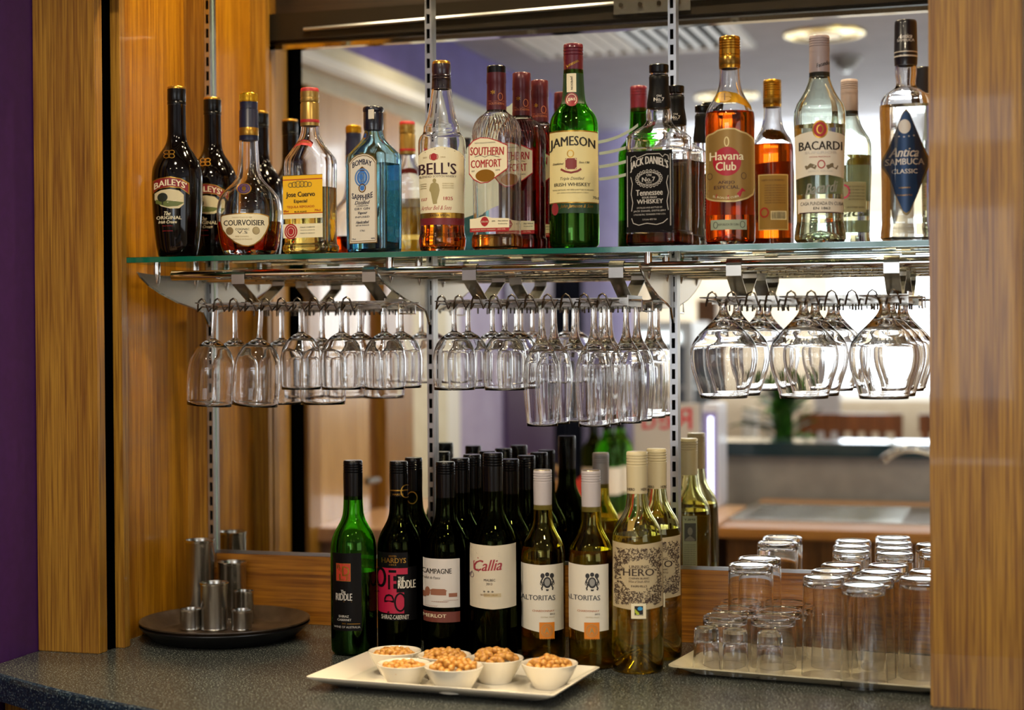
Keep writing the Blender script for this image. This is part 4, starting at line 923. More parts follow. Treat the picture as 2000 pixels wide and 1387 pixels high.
def altoritas(xc, yb_, yt, label, dx):
    b = wine('F', xc, yb_, yt, label, oliveg, greycap, whitew, .40, wd=.985, ptop=mat('brass_cap_disc', '#b9a98a', .3, .7), body=[(f, w_) for f, w_ in BODY], capl=.207)
    L = b.lab(); X = lambda x: x+dx; k_ = mat('engraving_black', '#2a2a2c', .6)
    y0 = b.yb-1142+0
    L.poly([(X(478), 674, 980), (X(580), 680, 998), (X(688), 676, 990)], whitep, rows=8); L.layer += .5
    L.line([(X(480), 968), (X(580), 984), (X(686), 978)], 2, paleg)
    L.text('ALTORITAS', X(567), 834, 162, 24, mat('slate_print', '#4a4c50', .6)); L.text('CHARDONNAY', X(592), 896, 104, 9, mat('rust_print', '#b06a3a', .6)); L.text('2012', X(634), 911, 24, 8, ink); L.text('CENTRAL VALLEY', X(612), 926, 66, 6, paleg)
    cx, cy = X(611), 758
    L.ell(cx, cy+4, 20, 26, k_, let=True, lay=2); L.ell(cx, cy+3, 13, 18, mat('engraving_grey', '#8d8c88', .6), let=True, lay=3); L.ell(cx, cy-34, 10, 10, k_, let=True, lay=2)
    for s_ in (-1, 1):
        L.ell(cx+s_*22, cy-28, 10, 12, k_, let=True, lay=2); L.line([(cx+s_*20, cy-20), (cx+s_*30, cy), (cx+s_*20, cy+16), (cx+s_*28, cy+34)], 7, k_); L.ring(cx+s_*26, cy+8, 7, 8, 3, k_)
    L.line([(cx-28, cy+36), (cx, cy+40), (cx+28, cy+36)], 8, k_)
    L.layer = 3; og = mat('orange_stamp', '#d57d18', .5); L.rect(X(572), 950, X(644), 1026, og, rows=2)
    for i in range(9): L.poly([(X(573+i*8), 1024, 1025), (X(577+i*8), 1024, 1031), (X(581+i*8), 1024, 1025)], og, n=2, rows=1)
    L.layer = 5; L.ring(X(608), 988, 27, 29, 2.5, paleg); L.ring(X(608), 988, 20, 21, 2, paleg); L.text('A', X(608), 988, 22, 26, paleg)
    L.build(b.root); return b
a1 = altoritas(592, 1140, 240, 'white wine bottle with crest and orange stamp label, first of the two alike', 0)
a2 = altoritas(823, 1178, 242, 'white wine bottle with crest and orange stamp label, beside the engraved garden label', 215)
HB = [(1.0, 216), (.975, 222), (.93, 224), (.55, 222), (.40, 218), (.36, 206), (.32, 172), (.285, 132), (.25, 104), (.215, 94), (.19, 88), (.07, 84)]
def hero(xc, yb_, yt, Y, label, sc, dx, dyy):
    b = wine('F', xc, yb_, yt, label, glassm('white_flint_glass', (.93, .93, .78, 1), 1.48) if 'white_flint_glass' not in MATS else MATS['white_flint_glass'], creamcap, whitew2, .375, wd=.97, Y=Y, body=HB, capl=.187, punt=.032)
    L = b.lab(); k = sc; X = lambda x: b.xc+(x-1043)*k; Yf = lambda y: dyy+(y-154)*k+yt
    br_ = mat('etching_brown', '#453426', .6); pap = mat('etching_paper', '#b9a884', .6)
    L.poly([(X(926), Yf(572), Yf(880)), (X(1043), Yf(582), Yf(892)), (X(1162), Yf(572), Yf(880))], pap, rows=8); L.layer += .5
    L.line([(X(930), Yf(582)), (X(1043), Yf(592)), (X(1158), Yf(582))], 2*k, br_); L.line([(X(930), Yf(870)), (X(1043), Yf(882)), (X(1158), Yf(870))], 2*k, br_)
    sk_ = lambda x, y: ((x-X(1050))/(86*k))**2+((y-Yf(728))/(80*k))**2 < 1
    L.scratch(X(930), Yf(598), X(1158), Yf(868), 1300, br_, 3.0*k, 15*k, 3, sk_)
    L.ell(X(1050), Yf(728), 84*k, 78*k, pap, rows=3); L.layer += .5
    L.text('UNSUNG', X(1050), Yf(686), 92*k, 15*k, br_); L.text('HERO', X(1048), Yf(712), 146*k, 34*k, mat('hero_ink', '#3a2c22', .6)); L.text('CHENIN BLANC', X(1050), Yf(740), 96*k, 9*k, br_); L.text('Wine of South Africa', X(1050), Yf(755), 100*k, 11*k, br_, shear=.3); L.text('FAIRHILLS', X(1050), Yf(777), 74*k, 10*k, br_)
    L.layer += 2; L.rect(X(1012), Yf(858), X(1082), Yf(930), cream_p); L.rect(X(1028), Yf(870), X(1068), Yf(915), ink); L.layer += 1
    L.ell(X(1054), Yf(882), 12*k, 9*k, mat('mark_blue', '#2f8fc4', .5), n=12); L.poly([(X(1030), Yf(882), Yf(900)), (X(1038), Yf(892), Yf(910)), (X(1050), Yf(902), Yf(912))], mat('mark_lime', '#a8b820', .5), n=6); L.text('FAIRTRADE', X(1048), Yf(912), 36*k, 5*k, cream_p, lay=L.layer+2)
    L.build(b.root, label=None)
    L = b.lab(); L.rad = lambda z: .0162; L.layer = 2; L.text('HERO', b.xc-28, Yf(328), 34*k, 13*k, br_); L.text('HERO', b.xc+36, Yf(328), 34*k, 13*k, br_); L.build(b.root)
    L = Lab(b.sc, b.yb, b.R, None, b.xc, ang=PI-2*b.face); px_ = mat('back_label_paper', '#a9b08c', .6); L.rect(X(1000), Yf(560), X(1080), Yf(860), px_, rows=3); L.rect(X(1005), Yf(600), X(1070), Yf(700), mat('photo_grey', '#4c4f48', .6)); L.ell(X(1038), Yf(645), 14*k, 22*k, mat('photo_light', '#8d8c7e', .6)); L.poly([(X(1012), Yf(690), Yf(698)), (X(1038), Yf(668), Yf(698)), (X(1066), Yf(690), Yf(698))], mat('photo_light', '#8d8c7e', .6)); L.text('EMILY', X(1040), Yf(580), 60*k, 10*k, ink)
    for i in range(11): L.text('UNSUNG HERO CHENIN BLANC', X(1040), Yf(720+i*12), 66*k, 5*k, ink)
    L.build(b.root, 'back_label', 'pale back label with a small grey portrait photo')
    return b
h1 = hero(1043, 1196, 154, None, 'tall pale wine bottle with brown engraved garden label, in front', 1.0, 0, 0)
h2 = hero(1136, 1133, 140, None, 'second pale engraved label bottle, half hidden behind the tall front one', .93, 0, 14)
# dark bottles of the second row, tops seen over the front ones
def back(px, ptop, Y, label, first=None, capH=.32):
    p = on(px, ptop, 1, Y); h = p.z-COUNTER_Z
    sc = CROPS['F'][2]; b = Bottle('wine_bottle', label, 'bottle', 'F', (px-820)*sc, Y=Y, zb=COUNTER_Z, group=GW, ytop=(1240-820)*sc)
    Hh = h/b.sc; T = lambda f: b.yb-Hh*(1-f)
    b.glass([(T(f), w_*.98*(Hh/920)) for f, w_ in BODY], dolive, punt=.018); b.liquid(T(.42), redw)
    ww = 90*.98*(Hh/920); b.cap([(T(.20), ww, 0)]+screwcap(T(.085), T(0), ww*1.03, 0, 0, 4), [blackcap])
    return b
for px, py, Y, lb in ((810, 895, -.075, 'dark wine bottle standing behind the crimson labelled one, round gold neck mark'), (901, 896, -.125, 'unlabelled looking dark wine bottle behind the country house label'),
                      (998, 898, -.115, 'dark wine bottle behind the red script label, on its crest bottle side'), (924, 889, -.045, 'dark wine bottle closest to the mirror, behind the red script label'),
                      (1030, 891, -.040, 'dark wine bottle closest to the mirror, behind the first crest label bottle')):
    b = back(px, py, Y, lb)
    if px == 810:
        L = b.lab(); L.rad = lambda z: .0152; L.layer = 6; L.ring(b.xc-8, b.yb-.785*(b.yb-(py-820)*2.447), 24, 28, 4, gold); L.build(b.root)

# ================================================================== hanging glasses
def glassware(name, label, cat, prof, inner, group, seg=40, flutes=0, m=clear):
    """prof: outer (z, r) from the foot up to the rim, inner: from the rim back down to the axis; foot at z=0"""
    P = smoothprof([(z, r) for z, r in prof], 4); I = smoothprof([(z, r) for z, r in inner][::-1], 4)[::-1]
    t = thing(name, label, cat, (0, 0, 0), 0, group)
    mb = MB().lathe([(0, .0006)]+[(q[0], q[1]) for q in P]+[(q[0], q[1]) for q in I]+[(inner[-1][0], .0006)], seg, True)
    if flutes:
        z0, z1, amp = flutes[1], flutes[2], flutes[3]; nv = []
        for (x, y, z) in mb.v:
            r = math.hypot(x, y)
            if r > .004 and z0 < z < z1:
                f = 1+amp*math.cos(flutes[0]*math.atan2(y, x))*math.sin(PI*(z-z0)/(z1-z0)); x *= f; y *= f
            nv.append((x, y, z))
        mb.v = nv
    return t, mb
def stemware(name, label, cat, h, rf, zs, stem, bowl, group, fl=0, seg=40):
    """foot, stem and bowl as three parts of one glass"""
    t, _ = None, None
    t = thing(name, label, cat, (0, 0, 0), 0, group)
    foot = [(0, .0006), (0, rf), (.0014, rf), (.0030, rf*.55), (.0060, stem[0][1]*1.8), (.011, stem[0][1])]
    outer = foot+stem+bowl
    wall = .0012
    inn = [(z if i else z, max(r-wall, .0006)) for i, (z, r) in enumerate(bowl)]
    inn = [(inn[0][0]+.004, .0006)]+[(z+.0025 if i < 2 else z, r) for i, (z, r) in enumerate(inn[1:])]
    O = smoothprof(outer[3:], 4); O = outer[:3]+[(q[0], q[1]) for q in O]; I = [(q[0], q[1]) for q in smoothprof(inn, 4)][::-1]
    zsplit = stem[-1][0]
    mb = MB().lathe(O+I, seg, True)
    if fl:
        n, z0, z1, amp = fl; nv = []
        for (x, y, z) in mb.v:
            if z0 < z < z1 and math.hypot(x, y) > .006:
                f = 1+amp*abs(math.cos(n/2*math.atan2(y, x)))*min(1, 4*(z-z0)/(z1-z0), 4*(z1-z)/(z1-z0)); x *= f; y *= f
            nv.append((x, y, z))
        mb.v = nv
    me = mb.mesh(name, recalc=True)
    bm = bmesh.new(); bm.from_mesh(me)
    # bowl, stem and foot share the surface: faces go to the part their height belongs to
    def part(nm, lo, hi):
        b2 = bm.copy(); b2.faces.ensure_lookup_table()
        kill = [f for f in b2.faces if not (lo <= f.calc_center_median().z < hi)]
        bmesh.ops.delete(b2, geom=kill, context='FACES'); m2 = bpy.data.meshes.new(nm); b2.to_mesh(m2); b2.free()
        o = link(nm, m2, t, clear); m2.polygons.foreach_set('use_smooth', [True]*len(m2.polygons)); return o
    part('foot', -1, .011); part('stem', .011, zsplit); part('bowl', zsplit, 9)
    bm.free(); return t
GH = 'wine glasses hanging in the racks'
big = stemware('wine_glass', 'x', 'wine glass', .176, .035, .06, [(.02, .0040), (.045, .0040), (.060, .0050)],
               [(.063, .010), (.070, .021), (.082, .0315), (.098, .0378), (.118, .0405), (.145, .0405), (.176, .0385)], GH)
small = stemware('wine_glass', 'x', 'wine glass', .147, .032, .05, [(.02, .0042), (.036, .0042), (.050, .0052)],
                 [(.053, .010), (.059, .019), (.070, .0285), (.084, .0338), (.100, .0358), (.122, .0356), (.147, .0335)], GH)
flute = stemware('champagne_flute', 'x', 'flute', .205, .029, .07, [(.02, .0048), (.045, .0056), (.062, .0085)],
                 [(.070, .0118), (.080, .0185), (.092, .0245), (.108, .0285), (.130, .0300), (.155, .0290), (.180, .0268), (.205, .0250)], 'champagne flutes hanging in the middle rack', fl=(14, .085, .2, .02), seg=84)
balloon = stemware('brandy_balloon', 'x', 'brandy glass', .158, .0375, .03, [(.014, .0062), (.020, .0068), (.026, .0090)],
                   [(.034, .0150), (.047, .0275), (.060, .0405), (.076, .0500), (.092, .0526), (.108, .0510), (.130, .0445), (.158, .0365)], 'brandy balloons hanging in the right rack', fl=(12, .06, .15, .012), seg=72)
used = set()
def hang(proto, px, Y, label, tilt=0, tx=0):
    p = on(px, 640, 1, Y); loc = (p.x, Y, RZ+.0052)
    rot = (PI+tx, tilt, random.uniform(0, 2))
    R_ = Matrix.Rotation(math.radians(0)+tilt, 4, 'Y') @ Matrix.Rotation(PI+tx, 4, 'X')
    o = proto if id(proto) not in used else dup(proto, loc)
    used.add(id(proto)); o.location = loc; o.rotation_euler = R_.to_euler(); o['label'] = label; return o
hang(big, 421, -.232, 'tilted wine glass hanging first in the rack, next to the oak panel', .075)
hang(big, 459, -.150, 'upright wine glass hanging behind the tilted glass nearest the oak panel')
hang(big, 511, -.232, 'second tilted wine glass along the front of the first rack', .075)
hang(big, 550, -.150, 'wine glass behind the second tilted glass of the first rack')
hang(small, 588, -.232, 'smaller front wine glass just past the two tilted ones')
hang(big, 630, -.146, 'large wine glass behind the third front glass of the first rack')
hang(small, 667, -.232, 'front wine glass fourth along the first rack')
hang(small, 703, -.155, 'wine glass behind the fourth front glass of the first rack')
hang(small, 751, -.222, 'front wine glass at the bracket end of the first rack')
hang(small, 784, -.140, 'last rear wine glass of the first rack, beside the slotted upright')
hang(small, 887, -.232, 'front wine glass first in the middle rack, beside the slotted upright')
hang(small, 914, -.158, 'wine glass behind the first front glass of the middle rack')
hang(small, 962, -.072, 'wine glass hanging closest to the mirror in the middle rack')
hang(small, 986, -.232, 'front wine glass of the middle rack next to the flutes')
hang(small, 1011, -.155, 'wine glass behind the one next to the flutes in the middle rack')
hang(flute, 1058, -.235, 'front flute beside the wine glasses of the middle rack')
hang(flute, 1082, -.165, 'flute behind the one beside the wine glasses')
hang(flute, 1122, -.098, 'flute between the two front flutes, closest to the mirror')
hang(flute, 1160, -.235, 'second front flute of the middle rack')
hang(flute, 1182, -.176, 'flute behind the second front flute')
hang(flute, 1223, -.124, 'flute at the end plate of the middle rack, front one of its pair')
hang(flute, 1244, -.056, 'flute at the end plate of the middle rack, rear one of its pair')
hang(balloon, 1413, -.240, 'front brandy balloon nearest the slotted upright')
hang(balloon, 1440, -.122, 'brandy balloon behind the one nearest the slotted upright')
hang(balloon, 1570, -.240, 'front brandy balloon in the middle of its rack')
hang(balloon, 1592, -.122, 'brandy balloon behind the middle front one')
hang(balloon, 1726, -.240, 'front brandy balloon nearest the oak post')
hang(balloon, 1741, -.122, 'brandy balloon behind the one nearest the oak post')

# ================================================================== round tray with steel spirit measures
brownr = mottled('brown_rubber', '#33281d', '#3f3226', 90, .35, .2); blackr = mat('black_rubber', '#0c0c0f', .35)
def roundtray(z, m, label):
    P = [(0, .0006), (0, .118), (.003, .126), (.021, .1465), (.0245, .1500), (.0265, .1497), (.0255, .1465), (.0055, .125), (.0035, .116), (.0035, .0006)]
    o = MB().lathe(P, 72, True).build('round_tray', m, None, smooth=True); o.location = (-1.354, -.156, z)
    return tag(o, label, 'tray', 'round serving trays')
roundtray(.9205, blackr, 'black round tray underneath, only its rim showing under the brown one')
roundtray(.9265, brownr, 'dark brown round tray holding the steel spirit measures')
TZ0 = .9302
def measure(px, yb, yt, w_, label):
    p = on(px, yb, 2, TZ0); d = depth(p); q = on(px, yt, 1, p.y); h = q.z-TZ0; r = w_*d/FPX/2
    t = thing('spirit_measure', label, 'measure', (p.x, p.y, TZ0), 0, 'steel spirit measures on the round tray')
    P = [(.0, .0005), (.0, r*.93), (.0025, r*.985), (.004, r*.955), (.005, r*.955), (h-.004, r*.985), (h-.002, r*1.04), (h, r*1.05), (h, r*.97), (h-.003, r*.93), (.003, r*.90), (.003, .0005)]
    MB().lathe(P, 40, True).build('cup', steel, t, smooth=True)
    MB().lathe([(h-.0045, r*.99), (h-.002, r*1.045), (h+.0002, r*1.055), (h+.0002, r*.99)], 40).build('rolled_rim', chrome, t, smooth=True)
measure(392, 1212, 1054, 56, 'tallest steel spirit measure at the back of the tray')
measure(454, 1208, 1097, 56, 'medium steel spirit measure behind, beside the oak board')
measure(419, 1230, 1137, 54, 'medium steel spirit measure in front of the tallest one')
measure(476, 1218, 1154, 40, 'small steel spirit measure behind the rearmost short cup')
measure(373, 1230, 1189, 42, 'short steel spirit cup in front, on the oak panel side')
measure(472, 1231, 1191, 42, 'short steel spirit cup in front, on the wine bottle side')

# ================================================================== white platter with bowls of peanuts
def rrect(w_, d_, r, n=6):
    pts = []
    for cx, cy, a0 in ((w_/2-r, d_/2-r, 0), (-w_/2+r, d_/2-r, PI/2), (-w_/2+r, -d_/2+r, PI), (w_/2-r, -d_/2+r, 1.5*PI)):
        for k in range(n+1): a = a0+PI/2*k/n; pts.append((cx+r*math.cos(a), cy+r*math.sin(a)))
    return pts
def trough(sections):
    """stack of rounded rectangles (w, d, r, z), closed at both ends"""
    mb = MB(); vs = []; m = None
    for w_, d_, r, z in sections:
        p = rrect(w_, d_, r); m = len(p); vs += [(x, y, z) for x, y in p]
    fs = []
    for i in range(len(sections)-1):
        for k in range(m): k2 = (k+1) % m; fs.append((i*m+k, i*m+k2, (i+1)*m+k2, (i+1)*m+k))
    fs.append(tuple(range(m))[::-1]); fs.append(tuple((len(sections)-1)*m+k for k in range(m)))
    return mb.add(vs, fs)
PLX, PLY, PLR = -.826, -.440, math.radians(-4)
o = trough([(.315, .130, .012, 0), (.330, .145, .012, .001), (.385, .205, .008, .0145), (.396, .216, .006, .0185), (.397, .217, .006, .0205), (.394, .214, .006, .0212), (.380, .200, .008, .0185), (.335, .150, .012, .0065), (.325, .140, .012, .0058)]).build('serving_platter', porc, None, smooth=True)
o.location = (PLX, PLY, COUNTER_Z+.0004); o.rotation_euler = (0, 0, PLR); tag(o, 'rectangular white porcelain platter carrying six peanut bowls', 'platter')
nutm = mottled('roasted_peanut', '#a86a24', '#cf9a4a', 160, .42, .2, .35, .6)
rr = random.Random(5)
nuts = []
for q in range(3):
    mb = MB().lathe([(-.0070+.0005*q, .0005), (-.0062, .0026), (-.0035, .0044), (0, .0047), (.0035, .0043), (.0058, .0028), (.0066, .0012), (.0072, .0004)], 10, True)
    nuts.append(mb.mesh('peanut')); nuts[-1].materials.append(nutm); nuts[-1].polygons.foreach_set('use_smooth', [True]*len(nuts[-1].polygons))
ZP = COUNTER_Z+.0064
BH = .035
bproto = None
for i, (px, py, sc, fill, lb) in enumerate(((771, 1271, 1.0, .0, 'rear white bowl of peanuts on the platter end by the green bottle'), (868, 1279, 1.0, .002, 'rear white bowl of peanuts in the middle of the platter'),
        (789, 1296, .97, -.001, 'front white bowl of peanuts, first of the three in front'), (886, 1301, 1.06, .004, 'front white bowl of peanuts with loose split nuts, middle of the platter'),
        (968, 1285, 1.03, .005, 'white bowl heaped with peanuts behind the end of the platter'), (1073, 1295, 1.03, .003, 'white bowl of peanuts alone at the far end of the platter'))):
    p = on(px, py, 2, ZP+BH*sc); loc = Vector((p.x, p.y, ZP))
    if bproto is None:
        P = [(.0014, .0005), (.0014, .0195), (0, .0215), (0, .0235), (.003, .0245), (.008, .0270), (.020, .0345), (.032, .0405), (.035, .0415), (.0357, .0408), (.035, .0398), (.030, .0375), (.018, .0305), (.008, .0225), (.0045, .015), (.004, .0005)]
        bproto = MB().lathe(P, 56, True).build('snack_bowl', porc, None, smooth=True); b_ = bproto
    else: b_ = bproto.copy(); COL.objects.link(b_)
    b_.location = loc; b_.scale = (sc, sc, sc); tag(b_, lb, 'bowl', 'white peanut bowls')
    who = ('rear bowl by the green bottle', 'rear middle bowl', 'first front bowl', 'front middle bowl of split nuts', 'heaped bowl behind the platter end', 'bowl alone at the platter end')[i]
    # a bed of nuts below, and the visible ones on top, each its own object
    mb = MB()
    for k in range(60):
        a = rr.uniform(0, 2*PI); r = math.sqrt(rr.random())*.027*sc; z = rr.uniform(.012, .020)*sc; c = rr.uniform(.0038, .0048); n0 = len(mb.v)
        mb.lathe([(-c, .0005), (-c*.6, c*.8), (0, c), (c*.6, c*.8), (c, .0005)], 6, True)
        mb.v[n0:] = [(x+r*math.cos(a), y+r*math.sin(a), zz+z+.002) for x, y, zz in mb.v[n0:]]
    o = mb.build('peanut_bed', nutm, None, smooth=True); o.location = loc; tag(o, 'packed lower layer of peanuts in the '+who, 'nuts', kind='stuff')
    n = 38
    for k in range(n):
        r = .0335*sc*math.sqrt((k+.5)/n)*.93; a = k*2.39996
        o = bpy.data.objects.new('peanut', nuts[k % 3]); COL.objects.link(o)
        z = (.0265+fill)*sc+(.009+fill)*(1-(r/.034)**2)+rr.uniform(-.002, .003)
        o.location = loc+Vector((r*math.cos(a)+rr.uniform(-.001, .001), r*math.sin(a)+rr.uniform(-.001, .001), z))
        o.rotation_euler = (rr.uniform(1.0, 2.1), rr.uniform(-.5, .5), rr.uniform(0, 6.3)); s_ = rr.uniform(.92, 1.2); o.scale = (s_, s_, s_)
        tag(o, 'roasted peanut lying on top in the '+who, 'nut', 'peanuts in the '+who)

# ================================================================== tray of upturned tumblers
traym = mottled('pale_plastic_tray', '#c9bfa0', '#d3c9ab', 30, .3, .05)
TL = Vector((-.532, -.285, COUNTER_Z)); TR_ = math.radians(-7.6)
def tl(x, y): return Vector((TL.x+x*math.cos(TR_)-y*math.sin(TR_), TL.y+x*math.sin(TR_)+y*math.cos(TR_), 0))
o = trough([(.385, .180, .03, 0), (.398, .195, .03, .003), (.428, .226, .022, .0125), (.438, .236, .018, .0135), (.438, .236, .018, .0150), (.426, .224, .022, .0146), (.400, .198, .028, .0052), (.394, .190, .028, .0042)]).build('glass_tray', traym, None, smooth=True)
c = tl(.219, .118); o.location = (c.x, c.y, COUNTER_Z+.0004); o.rotation_euler = (0, 0, TR_); tag(o, 'pale plastic tray full of upturned drinking glasses by the oak post', 'tray')
GZ = COUNTER_Z+.0048
def tumbler(name, label, h, rb, rr_, base, group, cat='glass', fl=None, mid=None, seg=44):
    """upturned glass: base at the top z=h, rim at z=0"""
    w_ = .0016
    outer = [(0, rr_), ((h*.5), mid or (rb+rr_)/2), (h-.006, rb*1.005), (h-.002, rb*.98), (h, rb*.90)]
    O = [(q[0], q[1]) for q in smoothprof(outer, 4)]+[(h, rb*.82), (h-.0012, rb*.76), (h-.0012, rb*.74), (h-.0012, rb*.70), (h-.0012, .0006)]
    I = [(0, rr_-w_), (h*.5, (mid or (rb+rr_)/2)-w_), (h-base-.004, rb-w_*1.4), (h-base, rb*.80), (h-base+.0012, rb*.3), (h-base+.0012, .0006)]
    mb = MB().lathe(O[::-1]+[(q[0], q[1]) for q in smoothprof(I[:3], 3)]+I[3:], seg, True)
    if fl:
        n, z0, z1, amp = fl; nv = []
        for (x, y, z) in mb.v:
            if z0 < z < z1: f = 1+amp*abs(math.cos(n/2*math.atan2(y, x))); x *= f; y *= f
            nv.append((x, y, z))
        mb.v = nv
    o = mb.build(name, clear, None, smooth=True); return tag(o, label, cat, group)
HBH = .152; TH = .080; SH = .070
hb = tumbler('highball_glass', 'x', HBH, .0322, .0350, .011, 'upturned highball glasses on the tray', fl=(10, .02, .14, -.012), seg=60)
tb = tumbler('tumbler_glass', 'x', TH, .0352, .0362, .010, 'upturned tumblers on the tray')
sg = tumbler('shot_glass', 'x', SH, .0185, .0222, .022, 'upturned shot glasses on the tray', fl=(8, .004, .066, .03), mid=.0192, seg=48)
def put(proto, x, y, z, label):
    o = proto if id(proto) not in used else proto.copy()
    if id(proto) in used: COL.objects.link(o)
    used.add(id(proto)); o.location = (x, y, z); o['label'] = label; o.rotation_euler = (0, 0, rr.uniform(0, 1)); return o
HP = [(-.292, -.236), (-.226, -.302), (-.2185, -.2275), (-.148, -.212), (-.288, -.161), (-.281, -.087), (-.2135, -.153), (-.207, -.078), (-.138, -.130)]
for px, py, lb in ((1610, 1115, 'highball glass first along the front row of tall glasses, by the tumblers'), (1678, 1133, 'highball glass standing foremost of the tall glasses'),
                   (1706, 1118, 'highball glass just behind the foremost one'), (1782, 1114, 'front highball glass nearest the oak post'),
                   (1624, 1100, 'highball glass behind the first, second row on the tumbler side'), (1642, 1089, 'highball glass of the rear row on the tumbler side'),
                   (1713, 1103, 'highball glass in the middle of the tall glasses'), (1729, 1090, 'rear highball glass next to the mirror'), (1794, 1096, 'rear highball glass nearest the oak post')):
    p = HP.pop(0); put(hb, p[0], p[1], GZ, lb)
tp = [(-.452, -.200), (-.3765, -.192), (-.450, -.126), (-.375, -.118), (-.449, -.052), (-.375, -.044)]
for px, py, lb in ((1409, 1190, 'front tumbler behind the first two shot glasses'), (1507, 1192, 'front tumbler behind the last shot glass'), (1428, 1176, 'tumbler in the second row, supporting the stacked one'),
                   (1526, 1179, 'tumbler in the second row beside the highballs'), (1446, 1163, 'rear tumbler at the oak board, wine bottle side'), (1544, 1166, 'rear tumbler at the oak board, highball side')):
    p = tp.pop(0); put(tb, p[0], p[1], GZ, lb)
put(tb, -.413, -.186, GZ+TH+.001, 'tumbler stacked on top of the lower tumblers, foremost of the two')
put(tb, -.411, -.108, GZ+TH+.001, 'tumbler stacked on top, the rear one at the mirror')
for px, py, lb in ((1380, 1224, 'shot glass first in the front row, at the tray corner'), (1437, 1225, 'shot glass in the middle of the front row'), (1506, 1230, 'shot glass last in the front row, before the tall glasses')):
    p = on(px, 1290, 1, -.264); put(sg, p.x, -.264-.1*(px-1380)/1000, GZ, lb)

# ================================================================== the room reflected in the mirror (built where it stands, behind the camera)
XW = -1.94
struct('floor', (-4.2, -6.2, -.05), (3.2, .1, 0), tilef)
struct('ceiling', (-4.2, -6.2, CEIL), (3.2, .1, CEIL+.1), ceilm)
struct('wall_left', (XW-.12, -4.15, 0), (XW, -.68, CEIL), purple)
struct('wall_left_far', (-4.2, -4.15, 0), (XW-.12, -4.05, CEIL), lilac)
struct('wall_left_outer', (-4.2, -6.2, 0), (-4.1, -4.15, CEIL), lilac)
struct('wall_left_near', (XW-.12, -.705, 0), (-1.752, -.60, CEIL), purple)
# the upper part of the left wall is a paler lilac
struct('trim_8', (XW-.005, -4.15, 2.02), (XW+.012, -.70, CEIL), lilac)
# white cased beam over the door line
def zx(px, py, x): return vx(px, py, x).z
za, zb1, zb2 = zx(610, 84, XW), zx(582, 112, XW), zx(582, 140, XW)
struct('trim_9', (XW, -3.3, zb1), (XW+.05, -1.0, za), cream, bevel=.004)
struct('trim_10', (XW, -3.3, zb2), (XW+.09, -1.0, zb1), white, bevel=.008)
struct('trim_11', (XW, -3.3, zb2-.05), (XW+.03, -1.0, zb2), cream)
dz = zb2-.05
def yl(px, x=XW): return vx(px, 700, x).y
# glossy oak door with frame and gap, seen narrow in the mirror
d = thing('door_1', None, None, (XW+.02, 0, 0)); tag(d, kind='structure')
box('door_leaf', (0, yl(690), 0), (.03, yl(584), dz), oakPale, d); box('door_frame', (-.01, yl(770), 0), (.045, yl(716), dz), oakZ, d); box('door_gap', (0, yl(716), 0), (.012, yl(690), dz), oakDark, d)
box('door_frame', (-.01, yl(584), 0), (.045, yl(560), dz), oakZ, d)
MB().tube([(.03, yl(682), 1.02), (.07, yl(682), 1.02), (.07, yl(660), 1.02)], .009, 10).build('door_handle', mat('dull_steel', '#77736c', .5, 1), d)
struct('trim_12', (XW, yl(842), 0), (XW+.06, yl(770), dz), cream, bevel=.004)
struct('trim_13', (XW, yl(880), 0), (XW+.035, yl(842), 2.3), white)
# projecting purple pillar and the bay beyond
struct('wall_left_pillar', (XW, yl(1045)-.0, 0), (XW+.035, yl(972), 2.0), purple)
wallm = mottled('pale_lilac_and_lit_purple', '#a79cc0', '#b0a6c8', 10, .6, .05)  # far wall colour, also the lit tone of the purple left wall
struct('wall_left_lilac', (XW, yl(972), 0), (XW+.02, yl(880), 2.0), wallm)  # same purple wall; its brighter lighting is put into the lilac colour
YB = -5.55
def xb(px, yv=5.55): return vy(px, 600, yv).x
def zbk(px, py, yv=5.55): return vy(px, py, yv).z
# far wall with windows
def wallpiece(n, px0, px1, z0, z1, m, y=YB, t=.12):
    return struct(n, (xb(px0, -y), y-t, z0), (xb(px1, -y), y, z1), m)
zt1, zt2 = zbk(1600, 228), zbk(1600, 525)
zsill = zbk(1700, 782); zm1, zm0 = zbk(1700, 333), zbk(1700, 418)
wallpiece('wall_front_lilac', 700, 1236, 0, CEIL, wallm)
wallpiece('wall_front_low', 1236, 1602, 0, zt2, beige)
wallpiece('wall_front_sill', 1602, 1990, 0, zsill, beige)
wallpiece('wall_front_head', 1236, 1990, zt1, CEIL, ceilm)
wallpiece('wall_front_transom', 1236, 1990, zm0, zm1, beige)
wallpiece('wall_front_pier', 1602, 1618, zt2-.3, zm0, beige)
wallpiece('wall_front_end', 1990, 2900, 0, CEIL, beige)
def window(n, px0, px1, z0, z1, cols):
    t = thing(n, None, None, (0, YB-.06, 0)); tag(t, kind='structure'); x0, x1 = xb(px0), xb(px1)
    fr = white
    box('window_frame', (x0, -.03, z0), (x1, .03, z0+.04), fr, t); box('window_frame', (x0, -.03, z1-.04), (x1, .03, z1), fr, t)
    for i in range(cols+1):
        x = x0+(x1-x0)*i/cols; box('mullion', (x-.02, -.028, z0), (x+.02, .028, z1), fr, t)
    sky = mat('bright_frosted_pane', (.86, .93, 1, 1), .4, emit=3.4)
    for i in range(cols):
        a, b = x0+(x1-x0)*i/cols, x0+(x1-x0)*(i+1)/cols; box('pane', (a+.02, -.008, z0+.04), (b-.02, -.002, z1-.04), sky, t)
    return t
window('window_1', 1236, 1600, zt2, zm0, 4); window('window_2', 1236, 1990, zm1, zt1, 7); window('window_3', 1618, 1990, zsill, zm0, 3)
struct('wall_right_outer', (3.1, -6.2, 0), (3.2, -.31, CEIL), beige)
